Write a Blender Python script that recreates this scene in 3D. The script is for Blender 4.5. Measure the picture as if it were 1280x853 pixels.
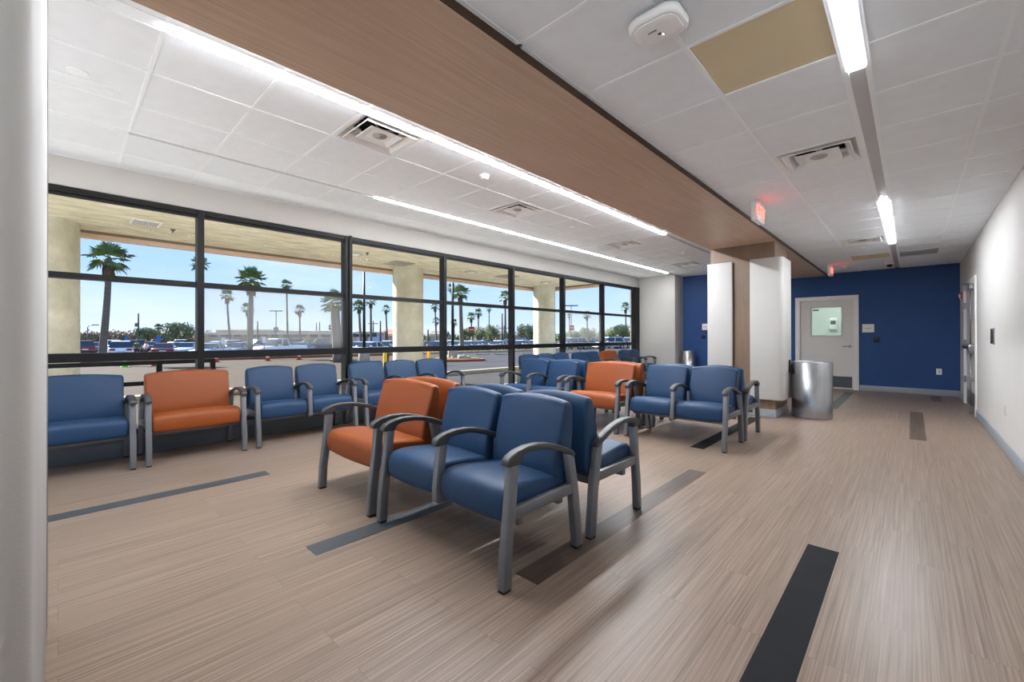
import bpy, bmesh, math, random
from mathutils import Vector, Matrix, noise
PI = math.pi
for o in list(bpy.data.objects): bpy.data.objects.remove(o, do_unlink=True)
S = bpy.context.scene
C = S.collection
# ------------------------------------------------------------------ camera
YAW, PIT, ROL, FPX, CYP, CAMZ = .7536, .0025, -.0018, 532.03, 420.17, 1.2406
cam = bpy.data.cameras.new('camera'); co = bpy.data.objects.new('camera', cam); C.objects.link(co)
cam.sensor_width = 36; cam.lens = FPX / 1280 * 36; cam.shift_y = -(426.5 - CYP) / 1280
cam.clip_start = .05; cam.clip_end = 1500
_c, _s = math.cos(YAW), math.sin(YAW)
fwd = Vector((-_s, _c, 0)); rgt = Vector((_c, _s, 0)); up = Vector((0, 0, 1))
f2 = fwd * math.cos(PIT) + up * math.sin(PIT); u2 = up * math.cos(PIT) - fwd * math.sin(PIT)
r3 = rgt * math.cos(ROL) + u2 * math.sin(ROL); u3 = u2 * math.cos(ROL) - rgt * math.sin(ROL)
m = Matrix((r3, u3, -f2)).transposed().to_4x4(); m.translation = (0, 0, CAMZ)
co.matrix_world = m
S.camera = co
# ------------------------------------------------------------------ colour, exposure, world, sun
S.view_settings.view_transform = 'Standard'; S.view_settings.look = 'None'
S.view_settings.gamma = 1; S.view_settings.use_curve_mapping = False
S.view_settings.exposure = 1.38
SKY = 0.62; SUN = 7.2; LENS = 10.0; LENS_L = 70.0
w = bpy.data.worlds.new('world'); S.world = w; w.use_nodes = True
nt = w.node_tree; nt.nodes.clear()
def N(t, ty, **k):
    n = t.nodes.new(ty)
    for a, b in k.items(): setattr(n, a, b)
    return n
def ramp(t, pts, interp='LINEAR'):
    r = N(t, 'ShaderNodeValToRGB'); r.color_ramp.interpolation = interp
    e = r.color_ramp.elements
    while len(e) < len(pts): e.new(.5)
    for i, (p, c) in enumerate(pts):
        e[i].position = p; e[i].color = (c[0], c[1], c[2], 1)
    return r
tc = N(nt, 'ShaderNodeTexCoord'); sx = N(nt, 'ShaderNodeSeparateXYZ'); nt.links.new(tc.outputs['Generated'], sx.inputs[0])
rp = ramp(nt, [(0, (.50, .60, .74)), (.04, (.43, .57, .76)), (.12, (.33, .50, .78)), (.30, (.22, .41, .76)), (1, (.16, .33, .74))])
nt.links.new(sx.outputs['Z'], rp.inputs[0])
mp = N(nt, 'ShaderNodeMapping'); mp.inputs['Scale'].default_value = (1.5, 1.5, 7)
nt.links.new(tc.outputs['Generated'], mp.inputs[0])
nz = N(nt, 'ShaderNodeTexNoise'); nz.inputs['Scale'].default_value = 1.6; nz.inputs['Detail'].default_value = 6
nt.links.new(mp.outputs[0], nz.inputs[0])
cr = ramp(nt, [(.46, (0, 0, 0)), (.72, (.55, .55, .55))]); nt.links.new(nz.outputs[0], cr.inputs[0])
mx = N(nt, 'ShaderNodeMixRGB'); mx.inputs[2].default_value = (.66, .72, .80, 1)
nt.links.new(cr.outputs[0], mx.inputs[0]); nt.links.new(rp.outputs[0], mx.inputs[1])
bg = N(nt, 'ShaderNodeBackground'); bg.inputs[1].default_value = SKY
nt.links.new(mx.outputs[0], bg.inputs[0])
wo = N(nt, 'ShaderNodeOutputWorld'); nt.links.new(bg.outputs[0], wo.inputs[0])
sl = bpy.data.lights.new('sun', 'SUN'); sl.energy = SUN; sl.angle = math.radians(1.5); sl.color = (1, .97, .92)
so = bpy.data.objects.new('sun', sl); C.objects.link(so)
so.rotation_euler = Vector((-.78, -.20, .505)).to_track_quat('Z', 'Y').to_euler(); so.location = (20, 30, 40)

# ------------------------------------------------------------------ materials
MATS = {}
def lin(c):
    return tuple(((v / 255) / 12.92 if v / 255 <= .04045 else ((v / 255 + .055) / 1.055) ** 2.4) for v in c)
def mat(name, col, rough=.5, metal=0, bump=0, bscale=80, var=0, vscale=3, coat=0, spec=.5, stretch=None, emit=None, estr=0, aniso=0):
    if name in MATS: return MATS[name]
    M = bpy.data.materials.new(name); M.use_nodes = True; t = M.node_tree; b = t.nodes['Principled BSDF']
    c = lin(col); b.inputs['Base Color'].default_value = (*c, 1)
    b.inputs['Roughness'].default_value = rough; b.inputs['Metallic'].default_value = metal
    b.inputs['Specular IOR Level'].default_value = spec
    if coat: b.inputs['Coat Weight'].default_value = coat; b.inputs['Coat Roughness'].default_value = .2
    if aniso: b.inputs['Anisotropic'].default_value = aniso
    tcn = N(t, 'ShaderNodeTexCoord'); src = tcn.outputs['Object']
    if stretch:
        mpn = N(t, 'ShaderNodeMapping'); mpn.inputs['Scale'].default_value = stretch
        t.links.new(src, mpn.inputs[0]); src = mpn.outputs[0]
    n = N(t, 'ShaderNodeTexNoise'); n.inputs['Scale'].default_value = vscale; n.inputs['Detail'].default_value = 5
    t.links.new(src, n.inputs[0])
    v = max(var, .015)
    r = ramp(t, [(.3, tuple(x * (1 - v) for x in c)), (.7, tuple(min(1, x * (1 + v)) for x in c))])
    t.links.new(n.outputs[0], r.inputs[0]); t.links.new(r.outputs[0], b.inputs['Base Color'])
    if bump:
        n2 = N(t, 'ShaderNodeTexNoise'); n2.inputs['Scale'].default_value = bscale; n2.inputs['Detail'].default_value = 3
        t.links.new(src, n2.inputs[0])
        bp = N(t, 'ShaderNodeBump'); bp.inputs['Strength'].default_value = bump; bp.inputs['Distance'].default_value = .005
        t.links.new(n2.outputs[0], bp.inputs['Height']); t.links.new(bp.outputs[0], b.inputs['Normal'])
    if emit:
        b.inputs['Emission Color'].default_value = (*lin(emit), 1); b.inputs['Emission Strength'].default_value = estr
    MATS[name] = M
    return M
def glass_mat(name, refl=.05, haze=0, tint=(1, 1, 1)):
    M = bpy.data.materials.new(name); M.use_nodes = True; t = M.node_tree; t.nodes.clear()
    o = N(t, 'ShaderNodeOutputMaterial'); tr = N(t, 'ShaderNodeBsdfTransparent'); tr.inputs[0].default_value = (*tint, 1)
    g = N(t, 'ShaderNodeBsdfGlossy'); g.inputs['Roughness'].default_value = .02
    lw = N(t, 'ShaderNodeFresnel'); lw.inputs['IOR'].default_value = 1.35
    mth = N(t, 'ShaderNodeMath', operation='MULTIPLY'); mth.inputs[1].default_value = refl / .05
    ge = N(t, 'ShaderNodeNewGeometry'); inv = N(t, 'ShaderNodeMath', operation='SUBTRACT'); inv.inputs[0].default_value = 1; t.links.new(ge.outputs['Backfacing'], inv.inputs[1])
    mb_ = N(t, 'ShaderNodeMath', operation='MULTIPLY'); t.links.new(lw.outputs[0], mb_.inputs[0]); t.links.new(inv.outputs[0], mb_.inputs[1])
    t.links.new(mb_.outputs[0], mth.inputs[0])
    mxs = N(t, 'ShaderNodeMixShader'); t.links.new(mth.outputs[0], mxs.inputs[0]); t.links.new(tr.outputs[0], mxs.inputs[1]); t.links.new(g.outputs[0], mxs.inputs[2])
    last = mxs
    if haze:
        d = N(t, 'ShaderNodeBsdfTranslucent'); d.inputs[0].default_value = (.95, .97, 1, 1)
        m2 = N(t, 'ShaderNodeMixShader'); m2.inputs[0].default_value = haze
        t.links.new(mxs.outputs[0], m2.inputs[1]); t.links.new(d.outputs[0], m2.inputs[2]); last = m2
    t.links.new(last.outputs[0], o.inputs[0])
    MATS[name] = M
    return M
def floor_mat():
    M = bpy.data.materials.new('vinyl_plank'); M.use_nodes = True; t = M.node_tree; b = t.nodes['Principled BSDF']; L = t.links.new
    tcn = N(t, 'ShaderNodeTexCoord'); sp = N(t, 'ShaderNodeSeparateXYZ'); L(tcn.outputs['Object'], sp.inputs[0])
    off = N(t, 'ShaderNodeMath', operation='ADD'); off.inputs[1].default_value = 1.5164; L(sp.outputs['X'], off.inputs[0])
    cb = N(t, 'ShaderNodeCombineXYZ'); L(sp.outputs['Y'], cb.inputs['X']); L(off.outputs[0], cb.inputs['Y'])
    br = N(t, 'ShaderNodeTexBrick'); br.offset = .37; br.offset_frequency = 2; br.squash = 1
    br.inputs['Scale'].default_value = 1; br.inputs['Brick Width'].default_value = 1.22; br.inputs['Row Height'].default_value = .1524
    br.inputs['Mortar Size'].default_value = .0009; br.inputs['Mortar Smooth'].default_value = .3
    br.inputs['Color1'].default_value = (.30, .30, .30, 1); br.inputs['Color2'].default_value = (.75, .75, .75, 1); br.inputs['Mortar'].default_value = (.0, .0, .0, 1)
    L(cb.outputs[0], br.inputs[0])
    # grain shifts from plank to plank
    mp1 = N(t, 'ShaderNodeMapping'); mp1.inputs['Scale'].default_value = (110, 1.3, 1); L(tcn.outputs['Object'], mp1.inputs[0])
    ad = N(t, 'ShaderNodeVectorMath', operation='ADD'); sc = N(t, 'ShaderNodeVectorMath', operation='SCALE'); sc.inputs['Scale'].default_value = 37
    L(br.outputs['Color'], sc.inputs[0]); L(mp1.outputs[0], ad.inputs[0]); L(sc.outputs[0], ad.inputs[1])
    n1 = N(t, 'ShaderNodeTexNoise'); n1.inputs['Scale'].default_value = 1; n1.inputs['Detail'].default_value = 4; n1.inputs['Roughness'].default_value = .6
    L(ad.outputs[0], n1.inputs[0])
    r1 = ramp(t, [(.28, lin((106, 90, 77))), (.46, lin((128, 110, 96))), (.58, lin((141, 122, 107))), (.78, lin((158, 140, 125)))])
    L(n1.outputs[0], r1.inputs[0])
    mm = N(t, 'ShaderNodeMixRGB', blend_type='MULTIPLY'); mm.inputs[0].default_value = 1
    r2 = ramp(t, [(0, (.55, .52, .5)), (.12, (.90, .90, .90)), (.9, (1.05, 1.05, 1.05))]); L(br.outputs['Color'], r2.inputs[0])
    L(r1.outputs[0], mm.inputs[1]); L(r2.outputs[0], mm.inputs[2]); L(mm.outputs[0], b.inputs['Base Color'])
    b.inputs['Roughness'].default_value = .34; b.inputs['Specular IOR Level'].default_value = .3
    rr = N(t, 'ShaderNodeMapRange'); rr.inputs[3].default_value = .30; rr.inputs[4].default_value = .44; L(n1.outputs[0], rr.inputs[0]); L(rr.outputs[0], b.inputs['Roughness'])
    bp = N(t, 'ShaderNodeBump'); bp.inputs['Strength'].default_value = .06; bp.inputs['Distance'].default_value = .002; L(n1.outputs[0], bp.inputs['Height']); L(bp.outputs[0], b.inputs['Normal'])
    MATS['floor'] = M; return M
def wood_mat(name, cols, axis):
    M = bpy.data.materials.new(name); M.use_nodes = True; t = M.node_tree; b = t.nodes['Principled BSDF']; L = t.links.new
    tcn = N(t, 'ShaderNodeTexCoord'); mp1 = N(t, 'ShaderNodeMapping')
    s = [60, 60, 60]; s[axis] = 1.6; mp1.inputs['Scale'].default_value = s
    L(tcn.outputs['Object'], mp1.inputs[0])
    n1 = N(t, 'ShaderNodeTexNoise'); n1.inputs['Scale'].default_value = 1; n1.inputs['Detail'].default_value = 5; L(mp1.outputs[0], n1.inputs[0])
    n2 = N(t, 'ShaderNodeTexNoise'); n2.inputs['Scale'].default_value = 1.3; n2.inputs['Detail'].default_value = 3; L(tcn.outputs['Object'], n2.inputs[0])
    ad = N(t, 'ShaderNodeMath', operation='MULTIPLY_ADD'); ad.inputs[1].default_value = .35; L(n2.outputs[0], ad.inputs[0]); 
    m3 = N(t, 'ShaderNodeMath', operation='MULTIPLY'); m3.inputs[1].default_value = .65; L(n1.outputs[0], m3.inputs[0]); L(m3.outputs[0], ad.inputs[2])
    r = ramp(t, [(.34, lin(cols[0])), (.5, lin(cols[1])), (.66, lin(cols[2]))]); L(ad.outputs[0], r.inputs[0]); L(r.outputs[0], b.inputs['Base Color'])
    b.inputs['Roughness'].default_value = .45
    MATS[name] = M; return M
def ceil_mat():
    M = mat('ceiling_tile', (240, 245, 250), .9, bump=.25, bscale=260, var=.02, vscale=9)
    return M
def stucco_mat(name, c0, c1, sc=2.2):
    M = bpy.data.materials.new(name); M.use_nodes = True; t = M.node_tree; b = t.nodes['Principled BSDF']; L = t.links.new
    tcn = N(t, 'ShaderNodeTexCoord'); mp1 = N(t, 'ShaderNodeMapping'); mp1.inputs['Scale'].default_value = (1.8, .7, 1); L(tcn.outputs['Object'], mp1.inputs[0])
    n = N(t, 'ShaderNodeTexNoise'); n.inputs['Scale'].default_value = sc; n.inputs['Detail'].default_value = 9; n.inputs['Roughness'].default_value = .65; L(mp1.outputs[0], n.inputs[0])
    r = ramp(t, [(.3, lin(c0)), (.7, lin(c1))]); L(n.outputs[0], r.inputs[0]); L(r.outputs[0], b.inputs['Base Color'])
    n2 = N(t, 'ShaderNodeTexNoise'); n2.inputs['Scale'].default_value = 30; n2.inputs['Detail'].default_value = 6; L(tcn.outputs['Object'], n2.inputs[0])
    bp = N(t, 'ShaderNodeBump'); bp.inputs['Strength'].default_value = .5; bp.inputs['Distance'].default_value = .02; L(n2.outputs[0], bp.inputs['Height']); L(bp.outputs[0], b.inputs['Normal'])
    b.inputs['Roughness'].default_value = .9
    MATS[name] = M; return M

m_floor = floor_mat(); m_ceil = ceil_mat()
m_grid = mat('grid_white', (246, 251, 255), .85, spec=.2)
m_wall = mat('wall_white', (200, 197, 192), .75, bump=.12, bscale=180)
m_panel = mat('panel_white', (186, 183, 178), .55, bump=.05, bscale=90)
m_blue_wall = mat('wall_navy', (28, 68, 124), .62, bump=.1, bscale=170, var=.05, vscale=5)
m_beam = wood_mat('oak_beam', ((182, 155, 132), (192, 164, 141), (201, 174, 151)), 1)
m_clad = wood_mat('oak_cladding', ((112, 91, 73), (124, 102, 83), (134, 111, 91)), 2)
m_trimdark = mat('beam_edge_brown', (66, 44, 26), .6)
m_base = mat('base_grey', (150, 156, 163), .45, var=.04)
m_black = mat('anodised_black', (16, 16, 18), .45, spec=.3)
m_curb = mat('sill_grey', (96, 101, 107), .5)
m_darkplank = mat('plank_charcoal', (30, 31, 33), .85, spec=.2, var=.12, vscale=6, bump=.05, bscale=60)
m_brownplank = wood_mat('plank_brown', ((62, 49, 40), (78, 64, 53), (92, 77, 64)), 1)
m_greyplank = mat('plank_slate', (62, 66, 70), .5, var=.08, vscale=5)
m_metal = mat('frame_silver', (112, 114, 118), .38, metal=.35)
m_cap = mat('cap_charcoal', (56, 56, 58), .45)
m_glide = mat('glide_black', (18, 18, 18), .5)
m_blue = mat('vinyl_blue', (28, 57, 88), .5, bump=.12, bscale=220, var=.04, vscale=4, spec=.32)
m_orange = mat('vinyl_orange', (134, 66, 24), .5, bump=.12, bscale=220, var=.04, vscale=4, spec=.35)
m_steel = mat('brushed_steel', (176, 178, 182), .27, metal=1, stretch=(1, 1, .02), vscale=90, var=.14, aniso=.7)
m_steel2 = mat('satin_steel', (160, 162, 165), .3, metal=1)
m_kick = mat('kick_plate_grey', (92, 97, 103), .35, metal=.6, var=.1, vscale=12)
m_door = mat('door_white', (212, 208, 202), .45)
m_dframe = mat('door_frame_white', (228, 225, 221), .4)
m_plastic = mat('white_plastic', (244, 244, 243), .28)
m_plastic_grey = mat('grey_plastic', (178, 178, 178), .4)
m_blackp = mat('black_plastic', (16, 16, 18), .3)
m_tan = mat('panel_tan', (222, 206, 170), .5, var=.03)
m_red = mat('alarm_red', (176, 24, 28), .35)
m_lens_off = mat('lens_grey', (198, 198, 200), .4)
m_lens_on = mat('lens_lit', (255, 255, 255), .4, emit=(243, 248, 255), estr=LENS)
m_lens_on2 = mat('lens_lit_slim', (255, 255, 255), .4, emit=(243, 248, 255), estr=LENS_L)
LENSES = {k: mat('lens_lit_' + k, (255, 255, 255), .4, emit=(243, 248, 255), estr=v) for k, v in (('near', LENS), ('far', LENS * 4.4), ('bulkhead', LENS_L), ('window', LENS_L * .42), ('corner', LENS_L * .6))}
m_exit = mat('exit_red', (255, 110, 96), .4, emit=(255, 74, 62), estr=2.4)
m_conc = stucco_mat('column_concrete', (186, 182, 160), (232, 229, 212), 1.6)
m_soff = stucco_mat('canopy_stucco', (196, 188, 158), (244, 238, 214), 3.2)
m_fascia = mat('fascia_tan', (222, 198, 178), .8, var=.05)
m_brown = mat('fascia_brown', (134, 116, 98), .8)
m_asph = mat('asphalt_tan', (76, 69, 60), .95, spec=.05, bump=.4, bscale=25, var=.14, vscale=.9)
m_asph2 = mat('drive_grey', (70, 70, 72), .95, spec=.05, bump=.3, bscale=25, var=.12, vscale=.7)
m_walk = mat('walk_concrete', (160, 154, 142), .85, var=.08, vscale=1.3)
m_lot = mat('lot_grey', (70, 70, 70), .95, spec=.05, var=.08, vscale=.4)
m_grass = mat('dry_grass', (128, 114, 72), .95, spec=.05, var=.35, vscale=1.2, bump=.6, bscale=14)
m_kerbred = mat('kerb_red', (136, 66, 52), .8, var=.15, vscale=2)
m_yellow = mat('paint_yellow', (232, 196, 40), .6, var=.06)
m_cone = mat('cone_orange', (240, 84, 30), .55)
m_conegreen = mat('cone_green', (110, 210, 50), .55)
m_rubber = mat('rubber_black', (30, 30, 30), .8)
m_white = mat('reflective_white', (240, 240, 240), .5)
m_trunk = mat('palm_trunk', (112, 104, 94), .9, bump=1, bscale=8, var=.2, vscale=3, stretch=(1, 1, 5))
m_frond = mat('palm_green', (112, 136, 84), .6, var=.35, vscale=1.1)
m_skirt = mat('palm_thatch', (122, 108, 82), .9, var=.2)
m_leaf = mat('tree_leaf', (112, 124, 88), .75, var=.4, vscale=.8)
m_leafb = mat('scrub_leaf', (140, 128, 106), .85, var=.35, vscale=.6)
m_bark = mat('tree_bark', (86, 72, 60), .9)
m_pole = mat('pole_grey', (120, 120, 122), .6)
m_wpole = mat('pole_wood', (96, 82, 70), .9)
m_bld = mat('building_beige', (150, 137, 118), .85, var=.05, vscale=.3)
m_bldw = mat('building_band', (206, 196, 178), .85)
m_win_dark = mat('dark_window', (60, 66, 74), .15)
m_tyre = mat('tyre', (26, 26, 28), .8); m_hub = mat('hub_alloy', (170, 172, 176), .35, metal=.8)
m_cglass = mat('car_glass', (34, 42, 50), .08, spec=.8)
m_tail = mat('tail_lamp', (150, 16, 20), .3); m_head = mat('head_lamp', (220, 224, 228), .2); m_plate = mat('number_plate', (214, 214, 210), .5)
g_clear = glass_mat('pane_clear', .004); g_screen = glass_mat('pane_screened', .004, haze=.12); g_green = glass_mat('pane_green', .02, haze=.02, tint=(.93, .97, .94))

# ------------------------------------------------------------------ mesh helpers
class MB:
    def __init__(s): s.v = []; s.f = []; s.sm = []
    def add(s, vs, fs, smooth=False):
        n = len(s.v); s.v += [tuple(v) for v in vs]; s.f += [tuple(i + n for i in f) for f in fs]; s.sm += [smooth] * len(fs); return s
    def box(s, x0, x1, y0, y1, z0, z1):
        vs = [(x, y, z) for x in (x0, x1) for y in (y0, y1) for z in (z0, z1)]
        return s.add(vs, [(0, 1, 3, 2), (4, 6, 7, 5), (0, 4, 5, 1), (2, 3, 7, 6), (0, 2, 6, 4), (1, 5, 7, 3)])
    def obox(s, c, sz, M=None):
        q = []
        for x in (-.5, .5):
            for y in (-.5, .5):
                for z in (-.5, .5):
                    v = Vector((x * sz[0], y * sz[1], z * sz[2]))
                    if M: v = M @ v
                    q.append(v + Vector(c))
        return s.add(q, [(0, 1, 3, 2), (4, 6, 7, 5), (0, 4, 5, 1), (2, 3, 7, 6), (0, 2, 6, 4), (1, 5, 7, 3)])
    def prism(s, poly, a0, a1, fn):
        """polygon (p,q) swept from a0 to a1; fn(a,p,q)->xyz"""
        n = len(poly); vs = [fn(a0, *p) for p in poly] + [fn(a1, *p) for p in poly]
        return s.add(vs, [tuple(range(n))[::-1], tuple(range(n, 2 * n))] + [(i, (i + 1) % n, n + (i + 1) % n, n + i) for i in range(n)])
    def lathe(s, prof, c=(0, 0, 0), n=24, cap=True, smooth=True):
        vs = []
        for r, z in prof:
            for i in range(n):
                a = 2 * PI * i / n; vs.append((c[0] + r * math.cos(a), c[1] + r * math.sin(a), c[2] + z))
        fs = []
        for k in range(len(prof) - 1):
            for i in range(n):
                j = (i + 1) % n; fs.append((k * n + i, k * n + j, (k + 1) * n + j, (k + 1) * n + i))
        s.add(vs, fs, smooth)
        if cap:
            b = len(s.v) - len(vs)
            s.f.append(tuple(b + i for i in range(n))[::-1]); s.sm.append(False)
            e = b + (len(prof) - 1) * n; s.f.append(tuple(e + i for i in range(n))); s.sm.append(False)
        return s
    def tube(s, path, r, n=10, cap=True):
        path = [Vector(p) for p in path]; rs = r if isinstance(r, (list, tuple)) else [r] * len(path)
        vs = []
        for k, p in enumerate(path):
            d = (path[min(k + 1, len(path) - 1)] - path[max(k - 1, 0)]).normalized()
            a = Vector((0, 0, 1)) if abs(d.z) < .9 else Vector((1, 0, 0))
            e1 = d.cross(a).normalized(); e2 = d.cross(e1)
            for i in range(n):
                t = 2 * PI * i / n; vs.append(p + (e1 * math.cos(t) + e2 * math.sin(t)) * rs[k])
        fs = [(k * n + i, k * n + (i + 1) % n, (k + 1) * n + (i + 1) % n, (k + 1) * n + i) for k in range(len(path) - 1) for i in range(n)]
        s.add(vs, fs, True)
        if cap:
            b = len(s.v) - len(vs); s.f.append(tuple(b + i for i in range(n))[::-1]); s.sm.append(False)
            e = b + (len(path) - 1) * n; s.f.append(tuple(e + i for i in range(n))); s.sm.append(False)
        return s
    def mesh(s, name):
        me = bpy.data.meshes.new(name); me.from_pydata(s.v, [], s.f); me.update()
        for p, q in zip(me.polygons, s.sm): p.use_smooth = q
        return me
    def build(s, name, m, parent=None, bevel=0, seg=2, kind=None, loc=None):
        me = s.mesh(name)
        bm = bmesh.new(); bm.from_mesh(me)
        bmesh.ops.recalc_face_normals(bm, faces=bm.faces)
        if bevel:
            es = [e for e in bm.edges if len(e.link_faces) == 2 and e.calc_face_angle(0) > .5]
            bmesh.ops.bevel(bm, geom=es, offset=bevel, segments=seg, affect='EDGES', profile=.5, clamp_overlap=True)
            for f in bm.faces: f.smooth = f.smooth or seg > 1
        bm.to_mesh(me); bm.free()
        me.materials.append(m)
        o = bpy.data.objects.new(name, me); C.objects.link(o)
        if parent: o.parent = parent
        if loc: o.location = loc
        if kind: o['kind'] = kind
        return o
def tag(o, label, cat, group=None, kind=None):
    o['label'] = label; o['category'] = cat
    if group: o['group'] = group
    if kind: o['kind'] = kind
    return o
def thing(name, label, cat, loc=(0, 0, 0), rz=0, group=None):
    o = bpy.data.objects.new(name, None); C.objects.link(o); o.location = loc; o.rotation_euler = (0, 0, rz); o.empty_display_size = .1
    return tag(o, label, cat, group)
def copy_tree(o, parent=None):
    c = o.copy(); C.objects.link(c); c.parent = parent
    for ch in o.children: copy_tree(ch, c)
    return c
def struct(mb, name, m, parent=None, **k):
    o = mb.build(name, m, parent, **k)
    if not parent: o['kind'] = 'structure'
    return o
def box(*a): return MB().box(*a)
def text_mesh(txt, size, depth=.002):
    cu = bpy.data.curves.new('t', 'FONT'); cu.body = txt; cu.size = size; cu.extrude = depth; cu.align_x = 'CENTER'; cu.align_y = 'CENTER'; cu.resolution_u = 2
    ob = bpy.data.objects.new('t', cu); C.objects.link(ob); bpy.context.view_layer.update()
    me = bpy.data.meshes.new_from_object(ob); bpy.data.objects.remove(ob); bpy.data.curves.remove(cu)
    return me
def lettering(name, txt, size, m, parent, M):
    me = text_mesh(txt, size); me.transform(M); me.materials.clear(); me.materials.append(m); me.name = name
    o = bpy.data.objects.new(name, me); C.objects.link(o); o.parent = parent; return o

# ------------------------------------------------------------------ room shell
ZR, ZL = 2.74, 3.007          # ceiling heights right / left of the beam
XR, XW = .727, -6.0           # right wall, window wall
YB, YE, YS = 12.59, 12.0, -1.4    # navy wall, white end wall, open end behind the camera
BX0, BX1, BZ = -2.44, -1.478, 2.69
struct(box(XW - .1, XR + .12, YS, YB + .1, -.1, 0), 'floor', m_floor)
# inlaid planks of other colours
inl = [(-1.5164, -1.367, 1.64, 4.042, m_brownplank), (-.4547, -.3055, 1.40, 3.066, m_darkplank), (-4.385, -4.233, -1.3, 1.314, m_greyplank),
       (-2.62, -2.47, 1.002, 2.30, m_greyplank), (-1.82, -1.67, 4.86, 7.30, m_darkplank), (-1.08, -.93, 9.1, 12.0, m_greyplank),
       (-.02, .13, 7.03, 9.60, m_brownplank), (.28, .43, 11.45, 12.42, m_brownplank), (.455, .605, 1.36, 2.36, m_brownplank),
       (-3.70, -3.55, 3.4, 5.0, m_greyplank)]
for i, (x0, x1, y0, y1, mm) in enumerate(inl):
    struct(box(x0, x1, y0, y1, -.002, .0012), 'trim_%d' % (i + 1), mm)
# walls
rw = MB(); DY0, DY1, DZ = 9.62, 11.55, 2.13
rw.box(XR, XR + .12, YS, DY0, 0, 3.3).box(XR, XR + .12, DY1, YB + .12, 0, 3.3).box(XR, XR + .12, DY0, DY1, DZ, 3.3)
struct(rw, 'wall_right', m_wall)
D0, D1, DT = -2.06, -.93, 2.15
bw = MB().box(-4.9, D0, YB, YB + .12, 0, 3.3).box(D1, XR + .12, YB, YB + .12, 0, 3.3).box(D0, D1, YB, YB + .12, DT, 3.3)
struct(bw, 'wall_back', m_blue_wall)
ew = MB().box(XW - .3, -4.9, YE, YB + .12, 0, 3.3)
struct(ew, 'wall_left', m_wall, bevel=.015)
struct(box(XW - .28, XW + .005, YS, YE, 2.716, 3.3), 'wall_above_window', m_wall, bevel=.012)
# ceilings: square lay-in tiles with a T-bar grid
SKIP_R = set(); SKIP_L = set()
T = .6096
rowY = lambda k: 2.838 + T * k
colY = lambda k: .4143 + T * k
xsR = [BX1, -1.461, -.8518, -.2701, -.1688, .3499, XR]
vents_R = [(-.8518, -.2701, 2), (-.8518, -.2701, 9)]       # column, row index
panels_R = [(-.8518, -.2701, -1), (-.8518, -.2701, 12)]
cm = MB(); gm = MB()
k0, k1 = -12, 17
for a, b in zip(xsR[:-1], xsR[1:]):
    if abs(a + .2701) < 1e-6 or b - a < .03: continue
    for k in range(k0, k1):
        if any(abs(a - p[0]) < 1e-6 and p[2] == k for p in vents_R + panels_R): continue
        y0, y1 = rowY(k), min(rowY(k + 1), YB)
        if y1 <= y0: continue
        cm.box(a, b, y0, y1, ZR, ZR + .02)
for x in xsR[2:3] + xsR[5:6]: gm.box(x - .012, x + .012, YS, YB, ZR - .004, ZR + .03)
gm.box(BX1, -1.449, YS, YB, ZR - .003, ZR + .03); gm.box(XR - .022, XR, YS, YB, ZR - .003, ZR + .03)
for a, b in ((-.2841, -.2701), (-.1688, -.1548)): gm.box(a, b, YS, YB, ZR - .004, ZR + .03)
for k in range(k0, k1):
    y = rowY(k)
    if y < YB:
        gm.box(BX1, -.2841, y - .011, y + .011, ZR - .003, ZR + .03); gm.box(-.1548, XR, y - .011, y + .011, ZR - .003, ZR + .03)
cr_ = struct(cm, 'ceiling', m_ceil); struct(gm, 'ceiling_grid', m_grid, cr_)
struct(box(BX0, XR + .12, YS, YB + .12, 3.15, 3.3), 'ceiling_slab', m_wall, cr_)
struct(box(-.2701, -.1688, YS, YB, ZR + .03, ZR + .05), 'ceiling_back', m_grid, cr_)
xL = [-3.085 - .6096 * i for i in range(6)]
xsL = [BX0] + [-3.035, -3.135, xL[1], xL[2], -4.865, -4.955, xL[4], XW]
vents_L = [(-3.135, 2), (xL[1], 6), (xL[1], 11), (xL[1], 16)]
cm = MB(); gm = MB()
for a, b in zip(xsL[:-1], xsL[1:]):
    if abs(a + 3.035) < 1e-6 or abs(a + 4.865) < 1e-6:
        cm.box(b, a, YS, .414, ZL, ZL + .02); continue
    for k in range(-9, 20):
        if any(abs(a - p[0]) < 1e-6 and p[1] == k for p in vents_L): continue
        y0, y1 = colY(k), min(colY(k + 1), YB)
        cm.box(b, a, y0, y1, ZL, ZL + .02)
for x in (xL[1], xL[2], xL[4]): gm.box(x - .012, x + .012, YS, YB, ZL - .004, ZL + .03)
for a, b in ((-3.035, -3.021), (-3.149, -3.135), (-4.865, -4.851), (-4.969, -4.955)): gm.box(a, b, YS, YB, ZL - .004, ZL + .03)
gm.box(XW, XW + .02, YS, YE, ZL - .003, ZL + .03)
for k in range(-8, 20):
    y = colY(k)
    for a, b in ((-3.021, BX0), (-4.851, -3.149), (XW, -4.969)): gm.box(a, b, y - .011, y + .011, ZL - .003, ZL + .03)
cl_ = struct(cm, 'ceiling', m_ceil); struct(gm, 'ceiling_grid', m_grid, cl_)
struct(box(XW - .3, BX0, YS, YB + .12, 3.2, 3.3), 'ceiling_slab', m_wall, cl_)
struct(MB().box(-3.135, -3.035, YS, YB, ZL + .03, ZL + .05).box(-4.955, -4.865, YS, YB, ZL + .03, ZL + .05), 'ceiling_back', m_grid, cl_)
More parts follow.
